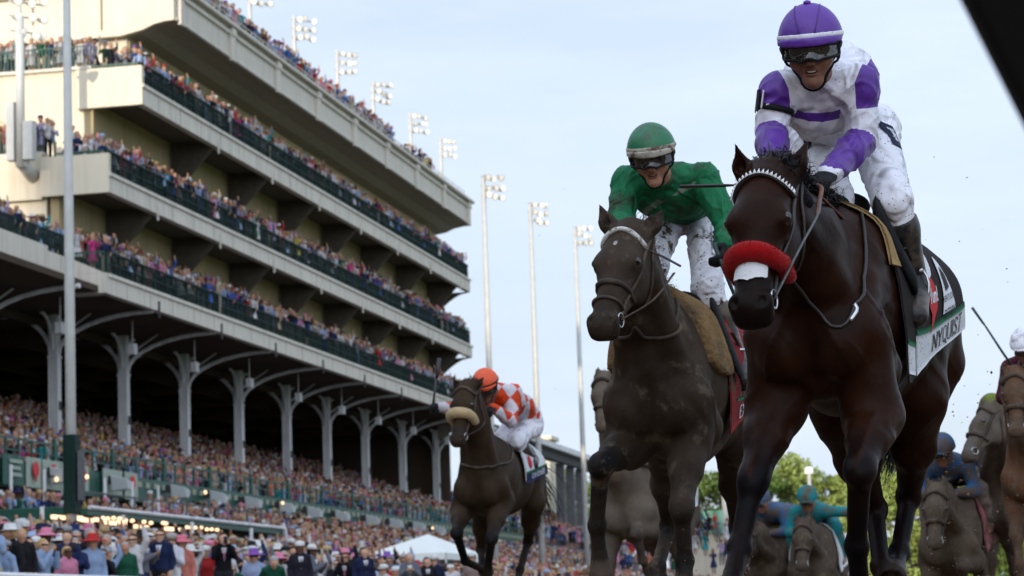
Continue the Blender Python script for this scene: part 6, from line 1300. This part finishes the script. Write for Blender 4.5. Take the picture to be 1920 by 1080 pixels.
W_=HCOL[0]; SPEC=[ # head px,py, head z, pose, hat, skirt, top, hatcolour, skin, hair, lean, label
 (112,1000,1.70,3,0,0,('dark green',(.012,.085,.05)),None,4,4,0,'tall man in dark green polo shirt with clasped hands, standing on the track side'),
 (91,1034,1.36,4,1,0,('dark green',(.012,.085,.05)),('grey',(.26,.25,.24)),1,3,.5,'man in dark green polo and grey cap bending forward beside the tall man'),
 (24,1052,1.30,4,1,0,('dark green',(.012,.085,.05)),('grey',(.26,.25,.24)),1,3,.3,'grey-capped man in green polo low at the left edge of the photo'),
 (20,1003,1.66,0,1,0,('black',(.015,.015,.018)),W_,1,3,0,'man in black suit with a white cap at the left edge behind the rail'),
 (44,1018,1.56,3,0,0,('pink',(.6,.3,.38)),None,0,1,0,'brown-haired woman in a pale pink jacket beside the white-capped man'),
 (78,996,1.72,4,3,0,('navy',(.015,.02,.06)),('navy',(.015,.02,.05)),2,0,0,'man in navy suit and red tie with dark hat behind the green polos'),
 (200,1012,1.62,4,0,1,('white',(.62,.6,.6)),None,0,3,0,'grey-haired spectator in white leaning toward the rail right of the pole'),
 (238,1028,1.50,4,0,0,('red',(.45,.02,.02)),None,2,0,0,'spectator in a bright red vest at the rail below the awning lamps'),
 (301,1002,1.70,0,0,0,('navy',(.015,.025,.07)),None,1,1,0,'man in an open navy jacket with a badge on a lanyard'),
 (322,1012,1.64,3,1,0,('white',(.62,.62,.66)),('grey',(.36,.34,.31)),1,1,0,'man with a grey cap and white shirt right of the navy jacket'),
 (316,1050,1.30,3,3,0,('white',(.62,.62,.62)),W_,3,0,0,'man in a white hat and white shirt with straps, low in front'),
 (382,1030,1.55,0,0,1,('dark green',(.05,.09,.06)),None,2,0,0,'dark-haired woman in a dark patterned sleeveless dress by the rail'),
 (340,1018,1.6,0,2,1,('coral',(.6,.2,.15)),('pink',(.6,.15,.2)),0,1,0,'woman with a big pink and white hat beside the grey-capped man'),
 (418,1008,1.70,1,0,0,('black',(.008,.008,.01)),None,1,0,0,'man in a black suit photographing with raised hands, right of the awning middle'),
 (476,1042,1.42,4,2,1,('pale blue',(.35,.42,.6)),('purple',(.2,.08,.33)),0,2,0,'woman under a wide purple hat low in the front row'),
 (455,1065,1.22,4,0,0,('dark green',(.012,.085,.05)),None,1,3,.4,'grey-haired man in green polo bending at the bottom edge of the photo'),
 (525,1052,1.30,4,0,0,('dark green',(.012,.085,.05)),None,1,3,.6,'man in a dark green polo bent far forward below the awning end'),
 (562,1026,1.60,0,1,0,('black',(.02,.018,.03)),W_,4,4,0,'man in a dark suit with a white flat cap, left one of two'),
 (584,1032,1.56,3,1,0,('grey',(.13,.14,.17)),W_,4,4,0,'man in a grey suit with a white flat cap, right one of two'),
 (648,1044,1.48,1,0,0,('black',(.015,.015,.02)),None,2,0,0,'man in black jacket photographing, just right of the white-capped pair'),
 (682,1034,1.56,0,0,0,('navy',(.015,.02,.06)),None,1,0,0,'tall dark-haired man in a navy suit seen from the side left of the tent'),
 (720,1068,1.28,4,1,0,('white',(.5,.5,.52)),W_,1,1,0,'person with a white cap low in front left of the tent'),
 (742,1072,1.26,4,1,0,('light grey',(.4,.4,.42)),W_,2,1,0,'second white cap low in front just left of the grey-suited man'),
 (768,1044,1.50,3,0,0,('grey',(.13,.14,.17)),None,1,3,0,'grey-haired man in a grey suit in front of the tent\'s left slope'),
 (815,1050,1.48,0,1,0,('navy',(.015,.02,.05)),W_,1,1,0,'man in navy suit with a white cap in front of the tent\'s right slope'),
 (800,1052,1.46,0,0,0,('black',(.015,.015,.02)),None,1,0,0,'dark-haired man in a black suit in front of the tent opening'),
 (885,1045,1.52,0,1,0,('beige',(.3,.22,.2)),W_,1,1,0,'man in a brown jacket with a white cap between the orange rider\'s horse legs'),
]
for (uu,vv,z,pose,hat,sk,top,hc,si,hi,ln,lab) in SPEC:
    z=z*1.29; p=atZ(uu,vv,z); z0=z-1.66
    if ln: z0=z-1.66*math.cos(ln); p=p-np.array([math.cos(-.7),math.sin(-.7),0])*1.5*math.sin(ln)*.6
    yaw=math.atan2(10-p[1],-p[0])+{'0':0}.get('x',0)+float(RNG.normal()*.35)
    individual(p[0],p[1],z0,yaw,1.0,pose,hat,sk,0,si,hi,0,hatc=hc,top=top,extra=lab,lean=ln)
    bad=(np.hypot(P[:,0]-p[0],P[:,1]-p[1])<.45)&(P[:,2]<3.); P=P[~bad]
lowf=(P[:,0]>-16.8); P=P[~lowf]
front=(P[:,0]>-30.2)&(P[:,2]<3.2); dep=np.where(front&(P[:,0]>-19.4),P[:,1],9e9); order=np.argsort(dep)[:290-len(SPEC)]; order=order[dep[order]<9e8]
for i in order: individual(*P[i])
P=np.delete(P,order,axis=0)
# ---- everybody else: one mass
Vs=[];Fs=[];Cs=[];k=0
fi=(P[:,5]*8+P[:,6]*2+P[:,7]).astype(int); rgc=np.random.default_rng(77)
tops=np.array([c for _,c in TOPS]); hairs=np.array([c for _,c in HAIR]); hcs=np.array([c for _,c in HCOL]); trs=np.array([(.02,.02,.025),(.02,.03,.08),(.16,.16,.17),(.35,.3,.22),(.08,.10,.16)])
for t in np.unique(fi):
    V0,F0,G0=FIGS[t]; M=P[fi==t]; n=len(M); ca,sa=np.cos(M[:,3]),np.sin(M[:,3]); v=V0[None]*M[:,4][:,None,None]
    X=v[...,0]*ca[:,None]-v[...,1]*sa[:,None]+M[:,0][:,None]; Y=v[...,0]*sa[:,None]+v[...,1]*ca[:,None]+M[:,1][:,None]; Z=v[...,2]+M[:,2][:,None]
    Vs.append(np.stack([X,Y,Z],-1).reshape(-1,3)); Fs.append((F0[None]+(np.arange(n)*len(V0))[:,None,None]).reshape(-1,4)+k); k+=n*len(V0)
    pal=np.stack([SKN[M[:,9].astype(int)],tops[M[:,8].astype(int)],trs[M[:,11].astype(int)],hairs[M[:,10].astype(int)],hcs[rgc.choice(9,n,p=[.25,.2,.11,.1,.1,.07,.07,.04,.06])],np.tile([.03,.03,.03],(n,1))],1)
    Cs.append(pal[:,G0].reshape(-1,3))
me=mesh_np('crowd',np.concatenate(Vs),np.concatenate(Fs),[mat('crowd_clothes',(0,0,0),.8,.12,6,attr='Col')],False); vcol(me,'Col',np.concatenate(Cs)*.85)
tag(link(bpy.data.objects.new('crowd',me)),'packed mass of spectators in spring colours filling balconies, seating bowl and apron','crowd',kind='stuff')
print('people',len(P),'verts',k,'individuals',len(order)+len(SPEC),'dupe labels',sum(c-1 for c in seen.values()))
